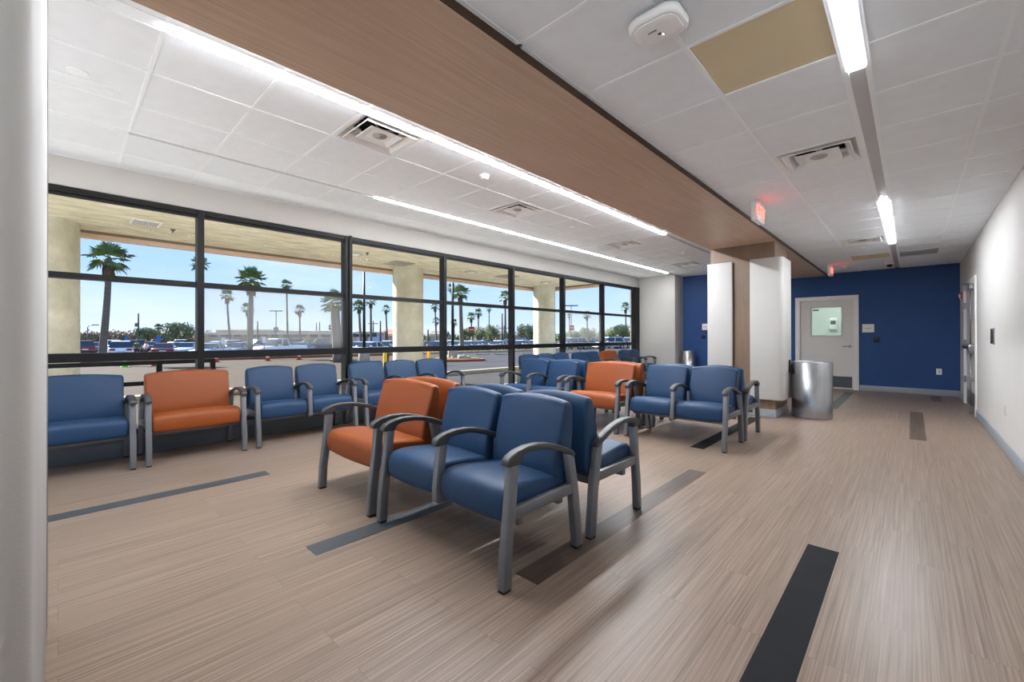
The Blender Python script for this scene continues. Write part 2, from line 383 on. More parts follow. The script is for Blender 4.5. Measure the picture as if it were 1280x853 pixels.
# oak veneered bulkhead between the two ceilings and the clad column under it
struct(box(BX0, BX1, YS, YB, BZ, 3.3), 'trim_bulkhead', m_beam)
struct(box(BX1 - .004, BX1 + .006, YS, YB, BZ + .002, ZR), 'trim_bulkhead_edge', m_trimdark)
CX0, CX1, CY0, CY1 = -2.44, -1.51, 7.45, 8.30
struct(box(CX0, CX1, CY0, CY1, 0, BZ), 'wall_column', m_clad)
struct(MB().box(CX0 - .012, CX1 + .015, CY0 - .015, CY1 + .012, 0, .125), 'baseboard_column', m_base, bevel=.004)
def bb(name, *a): struct(box(*a), name, m_base, bevel=.004)
bb('baseboard_back', D1 + .06, XR, YB - .014, YB, 0, .125)
bb('baseboard_back_left', -4.9, D0 - .06, YB - .014, YB, 0, .125)
bb('baseboard_right', XR - .014, XR, YS, DY0 - .06, 0, .125)
bb('baseboard_right_far', XR - .014, XR, DY1 + .06, YB - .014, 0, .125)
bb('baseboard_left', XW, -4.886, YE - .014, YE, 0, .125)
# near wall end beside the camera, rounded corner, with a corner guard at its far corner
nw = MB(); R = .045; x1 = -1.17; yf = -.033
poly = [(x1 - R + R * math.cos(a), yf - R + R * math.sin(a)) for a in [PI / 2 * i / 8 for i in range(9)]] + [(-2.70, yf), (-2.70, -.42), (x1, -.42)]
nw.prism(poly, 0, 3.2, lambda a, p, q: (p, q, a)); 
wn = struct(nw, 'wall_near', m_wall)
for p in wn.data.polygons[2:11]: p.use_smooth = True
struct(MB().box(-2.745, -2.70, -.42, yf - .004, 0, 3.1).box(-2.752, -2.66, yf - .006, yf + .002, .02, 3.1), 'trim_corner_guard', m_steel2)

# ------------------------------------------------------------------ storefront window wall
mull = [1.128 + 1.769 * i for i in range(-1, 6)]
ends = [YS] + mull + [11.74]
Z0, ZH = .27, 2.716
wf = thing('window_1', None, None); del wf['label']; del wf['category']; wf['kind'] = 'structure'
fx0, fx1 = XW - .12, XW + .012
hd = MB().box(fx0, fx1, YS, YE, ZH - .062, ZH); hd.box(fx0 + .05, fx1 - .02, YS, YE, ZH - .085, ZH - .062)
struct(hd, 'head_rail', m_black, wf, bevel=.003, seg=1)
struct(MB().box(fx0, fx1, YS, YE, Z0 - .05, Z0), 'sill_rail', m_black, wf, bevel=.003, seg=1)
struct(MB().box(fx0, fx1 - .01, YS, YE, 1.825, 1.882), 'transom_rail', m_black, wf, bevel=.003, seg=1)
struct(MB().box(fx0, fx1, YS, YE, .998, 1.086), 'transom_rail', m_black, wf, bevel=.003, seg=1)
for i, y in enumerate(mull):
    if abs(y - 2.897) < .01:
        mb = MB().box(fx0, fx1 + .012, y - .052, y - .012, Z0 - .05, ZH).box(fx0, fx1 + .012, y + .008, y + .055, Z0 - .05, ZH + .012).box(fx0 + .01, fx1 - .01, y - .014, y + .010, Z0 - .05, ZH)
    else: mb = MB().box(fx0, fx1 + .004, y - .032, y + .032, Z0 - .05, ZH - .02)
    struct(mb, 'mullion', m_black, wf, bevel=.003, seg=1)
struct(MB().box(fx0, fx1 + .01, 11.74, YE + .001, 0, ZH + .005), 'end_jamb', m_black, wf, bevel=.003, seg=1)
for i, (a, b) in enumerate(zip(ends[:-1], ends[1:])):
    for j, (c, d) in enumerate(((Z0, 1.0), (1.086, 1.826), (1.88, ZH - .085))):
        g = g_screen if (j == 1 and i in (2, 6)) else g_clear
        struct(MB().box(XW - .062, XW - .056, a + .01, b - .01, c - .01, d + .01), 'glass_pane', g, wf)
struct(MB().box(XW - .28, XW + .01, YS, YE, 0, .20).box(XW - .28, XW + .035, YS, YE, .155, .22), 'trim_window_base', m_curb, bevel=.004)

# added glazed end wall behind the camera, unseen, lets bounced daylight in
w2 = thing('window_added', None, None); del w2['label']; del w2['category']; w2['kind'] = 'structure'
fb = MB().prism([(XW, 0), (XW, 3.0), (XR, 3.0), (XR, 0), (XR - .06, .0), (XR - .06, 2.66), (XW + .06, 2.66), (XW + .06, 0)], YS - .11, YS, lambda a, p, q: (p, a, q))
struct(fb, 'window_frame', m_black, w2)
for x in (-4.4, -2.2): struct(box(x - .03, x + .03, YS - .11, YS, 0, 2.68), 'mullion', m_black, w2)
struct(box(XW, XR, YS - .06, YS - .054, 0, 2.68), 'glass_pane', g_clear, w2)

# ------------------------------------------------------------------ doors
dr = thing('door_1', None, None); del dr['label']; del dr['category']; dr['kind'] = 'structure'
def uframe(a, b, t, e=.05): return [(a - e, 0), (a - e, t + e), (b + e, t + e), (b + e, 0), (b - e, 0), (b - e, t - e), (a + e, t - e), (a + e, 0)]
fr = MB().prism(uframe(D0, D1, DT), YB - .03, YB + .12, lambda a, p, q: (p, a, q))
struct(fr, 'door_frame', m_dframe, dr, bevel=.004)
wx0, wx1, wz0, wz1 = -1.785, -1.19, 1.255, 1.94
dl = MB(); y0, y1 = YB + .02, YB + .065
dl.box(D0 + .055, wx0, y0, y1, .012, DT - .055).box(wx1, D1 - .055, y0, y1, .012, DT - .055).box(wx0, wx1, y0, y1, .012, wz0).box(wx0, wx1, y0, y1, wz1, DT - .055)
struct(dl, 'door_leaf', m_door, dr)
wfm = MB()
for a in ((wx0 - .02, wx0 + .012, wz0 - .02, wz1 + .02), (wx1 - .012, wx1 + .02, wz0 - .02, wz1 + .02)): wfm.box(a[0], a[1], y0 - .008, y0 + .02, a[2], a[3])
wfm.box(wx0, wx1, y0 - .008, y0 + .02, wz0 - .02, wz0 + .012).box(wx0, wx1, y0 - .008, y0 + .02, wz1 - .012, wz1 + .02)
struct(wfm, 'vision_frame', mat('vision_frame', (196, 198, 190), .4), dr)
struct(box(wx0, wx1, y0 + .018, y0 + .024, wz0, wz1), 'glass_pane', g_green, dr)
struct(box(wx0 + .03, wx0 + .15, y0 + .012, y0 + .017, wz1 - .08, wz1 - .045), 'glass_label', mat('label_grey', (90, 96, 92), .5), dr)
struct(box(D0 + .075, D1 - .075, y0 - .003, y0, .04, .30), 'kick_plate', m_kick, dr)
lv = MB(); lx, lz = -1.045, 1.01
lv.add(*(lambda m_: (m_.v, m_.f))(MB().prism([(.032 * math.cos(2 * PI * i / 20), .032 * math.sin(2 * PI * i / 20)) for i in range(20)], y0 - .012, y0, lambda a, p, q: (lx + p, a, lz + q))))
lv.tube([(lx, y0 - .01, lz), (lx, y0 - .05, lz), (lx - .02, y0 - .06, lz), (lx - .13, y0 - .055, lz - .005)], .011)
struct(lv, 'door_handle', m_steel2, dr)
# lit room behind the door window
rb = MB().box(-3.0, -2.95, YB + .12, YB + 2.6, 0, 2.7).box(.2, .25, YB + .12, YB + 2.6, 0, 2.7).box(-3, .25, YB + 2.55, YB + 2.6, 0, 2.7).box(-3, .25, YB + .12, YB + 2.6, 2.7, 2.75).box(-3, .25, YB + .12, YB + 2.6, -.05, 0)
struct(rb, 'wall_far_room', mat('wall_mint', (214, 220, 215), .6))
fl_ = thing('ceiling_light', 'square ceiling lamp in the room seen through the door window', 'ceiling light', (-1.6, YB + 1.3, 2.69))
MB().box(-.62, .62, -.32, .32, -.03, .005).build('housing', m_grid, fl_)
MB().box(-.58, .58, -.28, .28, -.034, -.03).build('diffuser', mat('far_lamp', (255, 255, 255), .4, emit=(250, 255, 252), estr=6), fl_)
dsp = thing('soap_dispenser', 'small grey wall dispenser seen through the door window', 'dispenser', (-1.62, YB + 2.55, 1.60))
MB().box(-.10, .10, -.09, 0, -.17, .17).build('body', m_plastic, dsp, bevel=.03)
MB().box(-.06, .06, -.095, -.085, -.02, .09).build('window', mat('smoked', (90, 104, 100), .3), dsp)

dr2 = thing('door_2', None, None); del dr2['label']; del dr2['category']; dr2['kind'] = 'structure'
fr = MB().prism(uframe(DY0, DY1, DZ), XR - .02, XR + .12, lambda a, p, q: (a, p, q))
struct(fr, 'door_frame', m_dframe, dr2, bevel=.004)
struct(box(XR + .015, XR + .06, DY0 + .055, DY1 - .055, .012, DZ - .055), 'door_leaf', m_door, dr2)
struct(box(XR + .011, XR + .015, DY0 + .1, DY1 - .1, .04, .3), 'kick_plate', m_steel2, dr2)
for z in (.45, 1.12, 1.80): struct(MB().lathe([(.012, -.06), (.012, .06)], (XR - .006, DY1 - .06, z), 10).box(XR - .004, XR + .016, DY1 - .10, DY1 - .055, z - .055, z + .055), 'hinge', m_steel2, dr2)
yb = DY0 + .40
ex = MB().box(XR - .055, XR - .02, DY0 + .12, DY1 - .25, 1.02, 1.075).box(XR - .07, XR + .015, yb - .16, yb + .06, .97, 1.11)
struct(ex, 'exit_device', m_steel2, dr2, bevel=.006)
struct(MB().box(XR - .06, XR - .055, DY0 + .25, DY1 - .3, 1.03, 1.065), 'push_bar', m_blackp, dr2)
rd = MB().tube([(XR - .035, yb, 1.1), (XR - .035, yb, 2.02)], .009).tube([(XR - .035, yb, .98), (XR - .035, yb, .1)], .009)
rd.box(XR - .06, XR + .015, yb - .03, yb + .03, 1.98, 2.08).box(XR - .06, XR + .015, yb - .03, yb + .03, .02, .12).box(XR - .045, XR + .015, yb - .015, yb + .015, .52, .55).box(XR - .045, XR + .015, yb - .015, yb + .015, 1.52, 1.55)
struct(rd, 'vertical_rod', m_steel2, dr2)
cz = MB().box(XR - .06, XR + .01, DY0 + .2, DY0 + .5, 1.99, 2.05); cz.tube([(XR - .04, DY0 + .35, 2.06), (XR - .12, DY0 + .6, 2.1), (XR - .02, DY0 + .8, 2.12)], .012, 8)
struct(cz, 'door_closer', m_steel2, dr2)

# ------------------------------------------------------------------ ceiling fittings
def light(name, x0, x1, y0, y1, z, lit, label, group, lens):
    t = thing(name, label, 'ceiling light', ((x0 + x1) / 2, y0, z), 0, group)
    h = (x1 - x0) / 2; L = y1 - y0
    MB().box(-h, -h + .014, 0, L, -.005, .028).box(h - .014, h, 0, L, -.005, .028).build('housing', m_grid, t)
    last = 0
    for k_, (a, b) in enumerate(lit):
        a, b = a - y0, b - y0
        if a > last + .01: MB().box(-h + .014, h - .014, last, a, .004, .014).build('unlit_lens', m_lens_off, t)
        MB().box(-h + .016, h - .016, a, b, -.010, .012).build('lit_lens', LENSES[lens[min(len(lens) - 1, k_)]], t); last = b
    if last < L - .01: MB().box(-h + .014, h - .014, last, L, .004, .014).build('unlit_lens', m_lens_off, t)
GL = 'slim linear ceiling lights'
light('linear_light', -.2701, -.1688, YS, YB - .1, ZR, [(.6, 3.05), (6.2, 9.15)], 'wide linear slot light in the right ceiling, lit near and far', GL, ['near', 'far'])
light('linear_light', -3.135, -3.035, .414, YB - .3, ZL, [(.45, 7.1)], 'slim linear slot light running right beside the oak bulkhead', GL, ['bulkhead'])
light('linear_light', -4.955, -4.865, .414, 11.5, ZL, [(2.75, 11.5)], 'long lit slot light in the ceiling nearest the window wall', GL, ['window'])

light('linear_light', -4.2, -4.1, -1.3, .3, ZL, [(-1.25, -.25)], 'added slot light out of view behind the near wall end, brightening the window side', GL, ['corner'])  # extra lamp out of view, added to brighten the window side
def diffuser(x0, x1, y0, y1, z, label):
    hx, hy = (x1 - x0) / 2 - .012, (y1 - y0) / 2 - .012
    t = thing('air_diffuser', label, 'air vent', ((x0 + x1) / 2, (y0 + y1) / 2, z), 0, 'square ceiling air diffusers')
    def ring(mb, prof):   # prof: (inset half-size ratio, z)
        vs = []; 
        for r, zz in prof:
            for sx_, sy_ in ((-1, -1), (1, -1), (1, 1), (-1, 1)): vs.append((sx_ * hx * r, sy_ * hy * r, zz))
        mb.add(vs, [(k * 4 + i, k * 4 + (i + 1) % 4, k * 4 + 4 + (i + 1) % 4, k * 4 + 4 + i) for k in range(len(prof) - 1) for i in range(4)])
        return mb
    pan = ring(MB(), [(1.0, 0), (.93, 0), (.90, .01), (.72, .075), (.60, .085), (.60, .095), (1.0, .095), (1.0, 0)])
    pan.build('pan', m_plastic, t)
    MB().lathe([(.17, .07), (.17, .16), (.001, .16)], (0, 0, 0), 28, cap=False).build('duct_neck', m_blackp, t)
    ring(MB(), [(.82, -.008), (.80, -.002), (.68, .034), (.66, .034), (.67, .029), (.79, -.012), (.82, -.008)]).build('outer_cone', m_plastic, t)
    ring(MB(), [(.53, .0), (.51, -.006), (.32, .008), (.001, .010)]).build('centre_plaque', m_plastic, t)
    MB().lathe([(.062, .0085), (.058, .004), (.018, .004), (.018, -.002), (.001, -.002)], (0, 0, 0), 20, cap=False).build('centre_disc', m_plastic_grey, t)
    wr = MB()
    for s_ in ((1, 1), (-1, 1)): wr.tube([(-.2 * s_[0], -.2, .03), (0, 0, .065), (.2 * s_[0], .2, .03)], .003, 6)
    wr.build('wire_bracket', m_plastic, t)
diffuser(-.8518, -.2701, rowY(2), rowY(3), ZR, 'square air diffuser in the right ceiling, the nearer one beside the slot light')
diffuser(-.8518, -.2701, rowY(9), rowY(10), ZR, 'square air diffuser far down the right ceiling, before the far lit strip ends')
for i, (x, k) in enumerate(vents_L):
    nx = xL[1] if x == -3.135 else xL[2]
    diffuser(nx, x, colY(k), colY(k + 1), ZL, ['big square air diffuser nearest the camera, against the bulkhead slot light', 'second square air diffuser back in the window side ceiling', 'third square air diffuser back in the window side ceiling', 'farthest square air diffuser, before the navy wall behind the column'][i])
t = tag(MB().box(-.8518 + .013, -.2701 - .013, rowY(-1) + .012, rowY(0) - .012, ZR + .004, ZR + .012).build('ceiling_panel', m_tan), 'tan unpainted ceiling panel near the wireless access point', 'ceiling panel')
tag(MB().box(-.8518 + .013, -.2701 - .013, rowY(12) + .012, rowY(13) - .012, ZR + .004, ZR + .012).build('ceiling_panel', m_tan), 'tan unpainted ceiling panel far off before the navy wall', 'ceiling panel')
tag(MB().box(-.15, .345, rowY(12) + .03, rowY(13) - .02, ZR - .012, ZR - .002).build('access_panel', m_plastic_grey, bevel=.003), 'grey ceiling access panel right of the slot light, near the navy wall', 'ceiling panel')

ap = thing('wireless_access_point', 'white rounded wireless access point hanging under the right ceiling', 'access point', (-.862, 1.925, ZR), PI / 2 * .0)
def rrect(hx, hy, r, n=6):
    p = []
    for cx_, cy_, a0 in ((hx - r, hy - r, 0), (-hx + r, hy - r, 90), (-hx + r, -hy + r, 180), (hx - r, -hy + r, 270)):
        for i in range(n + 1):
            a = math.radians(a0 + 90 * i / n); p.append((cx_ + r * math.cos(a), cy_ + r * math.sin(a)))
    return p
def stack(sections):
    mb = MB(); n = len(sections[0][0]); vs = []
    for pl_, z in sections: vs += [(p[0], p[1], z) for p in pl_]
    fs = [(k * n + i, k * n + (i + 1) % n, (k + 1) * n + (i + 1) % n, (k + 1) * n + i) for k in range(len(sections) - 1) for i in range(n)]
    mb.add(vs, fs, True); mb.f += [tuple(range(n))[::-1], tuple(range((len(sections) - 1) * n, len(sections) * n))]; mb.sm += [False, False]
    return mb
stack([(rrect(.118, .098, .06), -.02), (rrect(.124, .104, .064), -.035), (rrect(.122, .102, .064), -.055), (rrect(.112, .092, .058), -.064)]).build('shell', m_plastic, ap)
stack([(rrect(.106, .086, .054), -.0641), (rrect(.10, .08, .05), -.068), (rrect(.07, .055, .035), -.0695)]).build('face', m_plastic, ap)
MB().box(-.04, .0, -.022, -.018, -.0712, -.0695).build('mark', m_cap, ap); MB().box(-.006, .008, .008, .02, -.0712, -.0695).build('sensor', m_blackp, ap)
MB().lathe([(.003, 0), (.003, -.002)], (.012, .028, -.0695), 8).build('status_lamp', mat('led', (255, 255, 255), .3, emit=(255, 255, 255), estr=3), ap)
MB().prism([(-.07, -.022), (.07, -.022), (.05, 0), (-.05, 0)], -.07, .07, lambda a, p, q: (p, a, q)).build('bracket', m_cap, ap)

def exit_sign(x, y, label):
    t = thing('exit_sign', label, 'exit sign', (x, y, ZR), 0, 'lit exit signs')
    MB().box(-.03, .03, 0, .31, -.235, -.03).build('housing', m_plastic, t, bevel=.006)
    MB().box(-.03, .03, .1, .21, -.03, 0).build('canopy', m_plastic, t, bevel=.004)
    MB().box(.03, .032, .018, .292, -.222, -.045).build('face', m_white, t)
    M = Matrix.Translation((.034, .155, -.135)) @ Matrix(((0, 0, 1, 0), (1, 0, 0, 0), (0, 1, 0, 0), (0, 0, 0, 1)))
    lettering('lettering', 'EXIT', .165, m_exit, t, M)
exit_sign(-1.235, 5.14, 'lit red EXIT sign hanging by the bulkhead, nearer of the two')
exit_sign(-1.235, 10.9, 'lit red EXIT sign far off, above the door with the window')

def round_fit(name, x, y, z, prof, label, cat, group=None, mm=m_plastic):
    t = thing(name, label, cat, (x, y, z), 0, group)
    MB().lathe(prof, n=24).build('base', mm, t); return t
SM = [(.055, 0), (.055, -.012), (.045, -.018), (.042, -.038), (.03, -.046)]
for x, y, z, l in ((-3.39, 3.18, ZL, 'white smoke detector in the left ceiling between the first two diffusers'), (-3.445, 8.9, ZL, 'white smoke detector far back in the left ceiling near the column')):
    t = round_fit('smoke_detector', x, y, z, SM, l, 'smoke detector', 'smoke detectors')
    MB().lathe([(.036, -.0385), (.036, -.043)], n=20).build('sensor_ring', m_plastic_grey, t)
SP = [(.045, 0), (.045, -.004), (.04, -.006)]
for x, y, z, l in ((-4.03, .09, ZL, 'round white cover disc in the left ceiling beside the wall end'), (-3.98, 5.64, ZL, 'small round cover disc mid left ceiling'), (-.555, 5.53, ZR, 'small round cover disc in the right ceiling past the near diffuser'), (-.575, 9.3, ZR, 'small round cover disc in the right ceiling past the far diffuser')):
    r = 1.25 if y < 1 else 1
    tag(MB().lathe([(a * r, b) for a, b in SP]).build('sprinkler_cover', m_grid, loc=(x, y, z)), l, 'sprinkler cover', 'flush sprinkler covers')
def strobe(x, y, z, rz, label, wall=True, flip=False):
    t = thing('fire_strobe', label, 'fire alarm', (x, y, z), rz)
    MB().box(-.04, .04, -.022, 0, -.065, .065).build('body', m_red, t, bevel=.006)
    MB().box(-.026, .026, -.048, -.02, -.03, .04).build('flash_lens', m_white, t, bevel=.012)
    MB().box(-.02, .02, -.036, -.02, -.066, -.034).build('sounder', m_plastic, t, bevel=.006)
    MB().prism([(-.04, .065), (.04, .065), (.03, .03), (-.03, .03)], -.04, -.02, lambda a, p, q: (p, a, q)).build('hood', m_red, t)
strobe(-2.0, yf, 2.60, PI, 'red and white fire alarm strobe on the near wall end', True)
strobe(XR, 12.1, 2.03, -PI / 2, 'red fire alarm strobe above the door hinge side, right wall')
cs = thing('ceiling_strobe', 'white ceiling strobe beside the far exit sign', 'alarm', (-1.02, 11.35, ZR))
MB().lathe([(.06, 0), (.06, -.02), (.05, -.03)], n=20).build('base', m_plastic, cs); MB().box(-.02, .02, -.035, .035, -.075, -.03).build('flash_lens', m_white, cs, bevel=.008)
cd = thing('ceiling_camera', 'white dome camera under the slot light before the navy wall', 'camera', (-.32, 11.62, ZR))
MB().lathe([(.075, 0), (.075, -.03), (.06, -.036)], n=24).build('base', m_plastic, cd); MB().lathe([(.05, -.036), (.045, -.06), (.028, -.078), (.001, -.084)], n=20, cap=False).build('dome', m_blackp, cd)

# ------------------------------------------------------------------ wall fittings
def plate(name, cx_, cz_, hw, hh, mm, label, cat, wall='back', d=.012, extra=None, bev=.003):
    if wall == 'back': loc, rz = (cx_, YB, cz_), 0
    elif wall == 'right': loc, rz = (XR, cx_, cz_), -PI / 2
    else: loc, rz = wall
    t = thing(name, label, cat, loc, rz)
    MB().box(-hw, hw, -d, 0, -hh, hh).build('plate', mm, t, bevel=bev)
    return t
t = plate('door_sign', -.715, 1.425, .105, .095, mat('sign_beige', (214, 208, 198), .5), 'beige room sign on the navy wall right of the door', 'sign')
MB().box(-.09, .09, -.0125, -.012, -.08, .08).build('face', mat('sign_face', (222, 218, 210), .5), t)
for dz, ww in ((.0, .055),): MB().box(-ww, ww, -.0135, -.0125, dz - .006, dz + .006).build('raised_bar', mat('sign_ink', (150, 140, 126), .5), t)
t = plate('card_reader', -.57, 1.175, .05, .05, m_blackp, 'black card reader on the navy wall below the sign', 'card reader', d=.03, bev=.008)
MB().box(-.02, .02, -.032, -.03, .012, .03).build('indicator', m_cap, t); MB().box(-.05, .05, -.02, -.001, -.062, -.05).build('lower_lip', m_blackp, t)
t = plate('wall_outlet', .42, .50, .042, .062, m_plastic, 'white power outlet low on the navy wall', 'outlet')
for z in (-.022, .022): MB().box(-.017, .017, -.0145, -.012, z - .014, z + .014).build('socket', m_plastic_grey, t, bevel=.003)
t = plate('door_sign', -4.28, 1.52, .08, .09, m_plastic, 'white sign on the navy wall left of the clad column', 'sign')
MB().box(-.05, .05, -.0135, -.012, -.01, .01).build('raised_bar', m_plastic_grey, t)
t = plate('card_reader', -4.32, 1.24, .05, .055, m_blackp, 'dark card reader on the navy wall left of the clad column', 'card reader', d=.03, bev=.008)
MB().box(-.02, .02, -.032, -.03, .012, .03).build('indicator', m_cap, t)
t = plate('wall_intercom', 7.72, 1.24, .05, .10, m_steel2, 'brushed grey wall switch box on the right wall before the door', 'switch', 'right', d=.012, bev=.004)
MB().prism([(-.02 + .0, -.09)] + [(-.0 + .03 * math.sin(a), -.09 * math.cos(a)) for a in [PI * i / 8 for i in range(9)]], -.03, -.012, lambda a, p, q: (p, a, q)).build('switch_bar', m_cap, t)
t = plate('wall_outlet', 6.9, .45, .042, .062, m_wall, 'painted outlet plate low on the right wall', 'outlet', 'right', d=.008)
MB().box(-.015, .015, -.010, -.008, -.03, .03).build('socket', m_plastic_grey, t)
t = plate('wall_outlet', 0, 0, .05, .062, m_plastic, 'white outlet low on the oak column front, behind the blue seats', 'outlet', ((-2.0, CY0, .60), 0))
MB().box(-.02, .02, -.0145, -.012, -.03, .03).build('socket', m_plastic_grey, t)
# white acoustic panels on the clad column
for nm, x0, x1, wrap, lab in (('left', -2.475, -2.095, False, 'tall white wall panel on the left of the oak column front'), ('right', -1.835, -1.425, True, 'tall white wall panel wrapped round the right corner of the oak column')):
    t = thing('column_panel', lab, 'wall panel', (0, 0, 0))
    zb, zt = .28, 2.44
    if wrap:
        r = .07; xo, yo = -1.395, CY0 - .075
        pts = [(x0, CY0), (x0, yo)] + [(xo - r + r * math.sin(a), yo + r - r * math.cos(a)) for a in [PI / 2 * i / 8 for i in range(9)]] + [(xo, 7.98), (CX1, 7.98), (CX1, CY0)]
        MB().prism(pts, zb, zt, lambda a, p, q: (p, q, a)).build('face', m_panel, t, bevel=.004)
    else:
        MB().box(x0, x1, CY0 - .062, CY0, zb, zt).build('face', m_panel, t, bevel=.01)
        MB().box(x1 - .001, x1 + .012, CY0 - .02, CY0, zb + .01, zt - .01).build('edge_trim', m_trimdark, t)
t = thing('door_button', 'dark push pad on the side of the wrapped column panel', 'button', (-1.395, 7.80, .78), PI / 2)
MB().box(-.035, .035, -.022, 0, -.10, .10).build('pad', m_blackp, t, bevel=.012)
MB().box(-.018, .018, -.028, -.02, -.06, .03).build('button', m_cap, t, bevel=.006)

# ------------------------------------------------------------------ bins
def bin_(x, y, r, h, label):
    t = thing('waste_bin', label, 'waste bin', (x, y, 0), 0, 'round steel waste bins')
    MB().lathe([(r - .004, .0), (r, .006), (r, .03), (r, h - .004), (r - .004, h), (r - .012, h), (r - .014, h - .01), (r - .014, .05), (.001, .05)], n=48, cap=False).build('shell', m_steel, t)
    MB().lathe([(r - .016, h - .02), (r - .05, h - .03), (r - .052, h - .10)], n=40, cap=False).build('liner_ring', m_cap, t)
bin_(-1.12, 7.93, .262, .85, 'large brushed steel round waste bin beside the oak column')
bin_(-4.62, 12.26, .19, .84, 'slim brushed steel waste bin in the corner by the navy wall')

# ------------------------------------------------------------------ waiting room seating
def cushion(prof, u0, u1, fn, r=.03, nu=12, nr=5):
    """side profile [(v,z)] lofted across the width with rounded ends; fn(t,u,v,z) shapes it"""
    n = len(prof)
    P = [Vector((a, b)) for a, b in prof]
    nrm = []
    for i in range(n):
        d = (P[(i + 1) % n] - P[i - 1]); nn = Vector((d.y, -d.x)); nrm.append(nn.normalized())
    cx_ = sum((p for p in P), Vector((0, 0))) / n
    if sum(nrm[i].dot(P[i] - cx_) for i in range(n)) < 0: nrm = [-q for q in nrm]
    st = []
    for i in range(nr + 1):
        pass
    us = []
    for i in range(nr + 1):
        a = PI / 2 * (1 - i / nr)           # a: 90 -> 0
        us.append((u0 + r - r * math.sin(a), r * (1 - math.cos(a))))
    us = us + [(u0 + r + (u1 - u0 - 2 * r) * k / nu, 0) for k in range(1, nu)] + [(u1 - (q[0] - u0), q[1]) for q in us[::-1]]
    mb = MB(); vs = []
    for u, ins in us:
        t_ = (u - u0) / (u1 - u0) * 2 - 1
        for i in range(n):
            p = P[i] - nrm[i] * ins
            vs.append(fn(t_, u, p.x, p.y))
    K = len(us)
    mb.add(vs, [(k * n + i, k * n + (i + 1) % n, (k + 1) * n + (i + 1) % n, (k + 1) * n + i) for k in range(K - 1) for i in range(n)], True)
    mb.f += [tuple(range(n))[::-1], tuple(range((K - 1) * n, K * n))]; mb.sm += [True, True]
    return mb
def smooth_poly(pts, it=2):
    for _ in range(it):
        q = []
        for i in range(len(pts)):
            a, b = Vector(pts[i]), Vector(pts[(i + 1) % len(pts)])
            q += [tuple(a * .75 + b * .25), tuple(a * .25 + b * .75)]
        pts = q
    return pts
SEAT = smooth_poly([(.040, .302), (.016, .35), (.024, .462), (.11, .487), (.30, .468), (.515, .440), (.53, .37), (.30, .345), (.12, .330)])
BACK = smooth_poly([(.452, .372), (.428, .45), (.440, .56), (.520, .84), (.545, .872), (.60, .872), (.618, .80), (.612, .60), (.60, .372), (.53, .345)])
PR = {}
def unit_parts(root, widths, W, mm):
    """widths: list of seat widths; W total"""
    ft = .046
    def leg(poly, u):
        o = MB().prism(poly, u, u + ft, lambda a, p, q: (a, p, q)).build('leg', m_metal, root, bevel=.006)
        lo = min(poly, key=lambda p: p[1]); vs = [p[0] for p in poly if p[1] < .02]
        MB().box(u + .004, u + ft - .004, min(vs) + .003, max(vs) - .003, -.0, .014).build('glide', m_glide, o)
    FL = [(-.032, .012), (.026, .012), (.034, .18), (.056, .36), (.082, .607), (.026, .612), (.0, .36), (-.024, .18)]
    RL = [(.578, .012), (.640, .012), (.602, .34), (.552, .572), (.492, .575), (.540, .34)]
    CAP = [(-.004, .606), (-.002, .634), (.018, .654), (.07, .673), (.15, .684), (.24, .681), (.32, .668), (.40, .646), (.50, .608), (.548, .584), (.566, .560), (.552, .546),
           (.49, .574), (.39, .614), (.31, .637), (.24, .648), (.15, .650), (.108, .640), (.090, .622), (.086, .602)]
    for u in (0, W - ft):
        leg(FL, u); leg(RL, u)
        MB().box(u + .004, u + ft - .004, .03, .56, .335, .394).build('side_rail', m_metal, root, bevel=.005)
        MB().prism(CAP, u - .004, u + ft + .004, lambda a, p, q: (a, p, q)).build('armrest', m_cap, root, bevel=.009, seg=3)
    MB().box(ft, W - ft, .12, .165, .272, .322).build('front_rail', m_metal, root, bevel=.005)
    MB().box(ft, W - ft, .46, .505, .285, .345).build('rear_rail', m_metal, root, bevel=.005)
    u = ft
    for i, sw in enumerate(widths):
        def fs(t_, uu, v, z):
            e = 1 - t_ * t_
            return (uu, v - .012 * e * (1 if v < .1 else 0), z + (.014 * e if z > .40 else 0) - .006 * e * (z < .34))
        cushion(SEAT, u + .004, u + sw - .004, fs, r=.026).build('seat', mm, root)
        mid = u + sw / 2
        def fb(t_, uu, v, z):
            k = max(0, min(1, (z - .60) / .08)); wsc = 1 + .028 * k
            if sw > .65: wsc = 1 + .014 * k
            uu = mid + (uu - mid) * wsc
            top = max(0, (z - .60) / .27)
            return (uu, v + .012 * (t_ * t_) * (v < .53), z - .030 * (t_ * t_) * top + .012 * top)
        cushion(BACK, u + .006, u + sw - .006, fb, r=.022).build('backrest', mm, root)
        u += sw
        if i < len(widths) - 1:
            MB().prism([(.0, .285), (.05, .285), (.056, .36), (.082, .607), (.026, .612), (.0, .36)], u, u + ft, lambda a, p, q: (a, p, q)).build('armrest_post', m_metal, root, bevel=.006)
            MB().box(u + .006, u + ft - .006, .02, .55, .270, .33).build('side_rail', m_metal, root, bevel=.004)
            MB().prism([(.492, .33), (.53, .33), (.54, .572), (.50, .575)], u + .004, u + ft - .004, lambda a, p, q: (a, p, q)).build('armrest_post', m_metal, root, bevel=.004)
            MB().prism(CAP, u - .003, u + ft + .003, lambda a, p, q: (a, p, q)).build('armrest', m_cap, root, bevel=.009, seg=3)
            u += ft
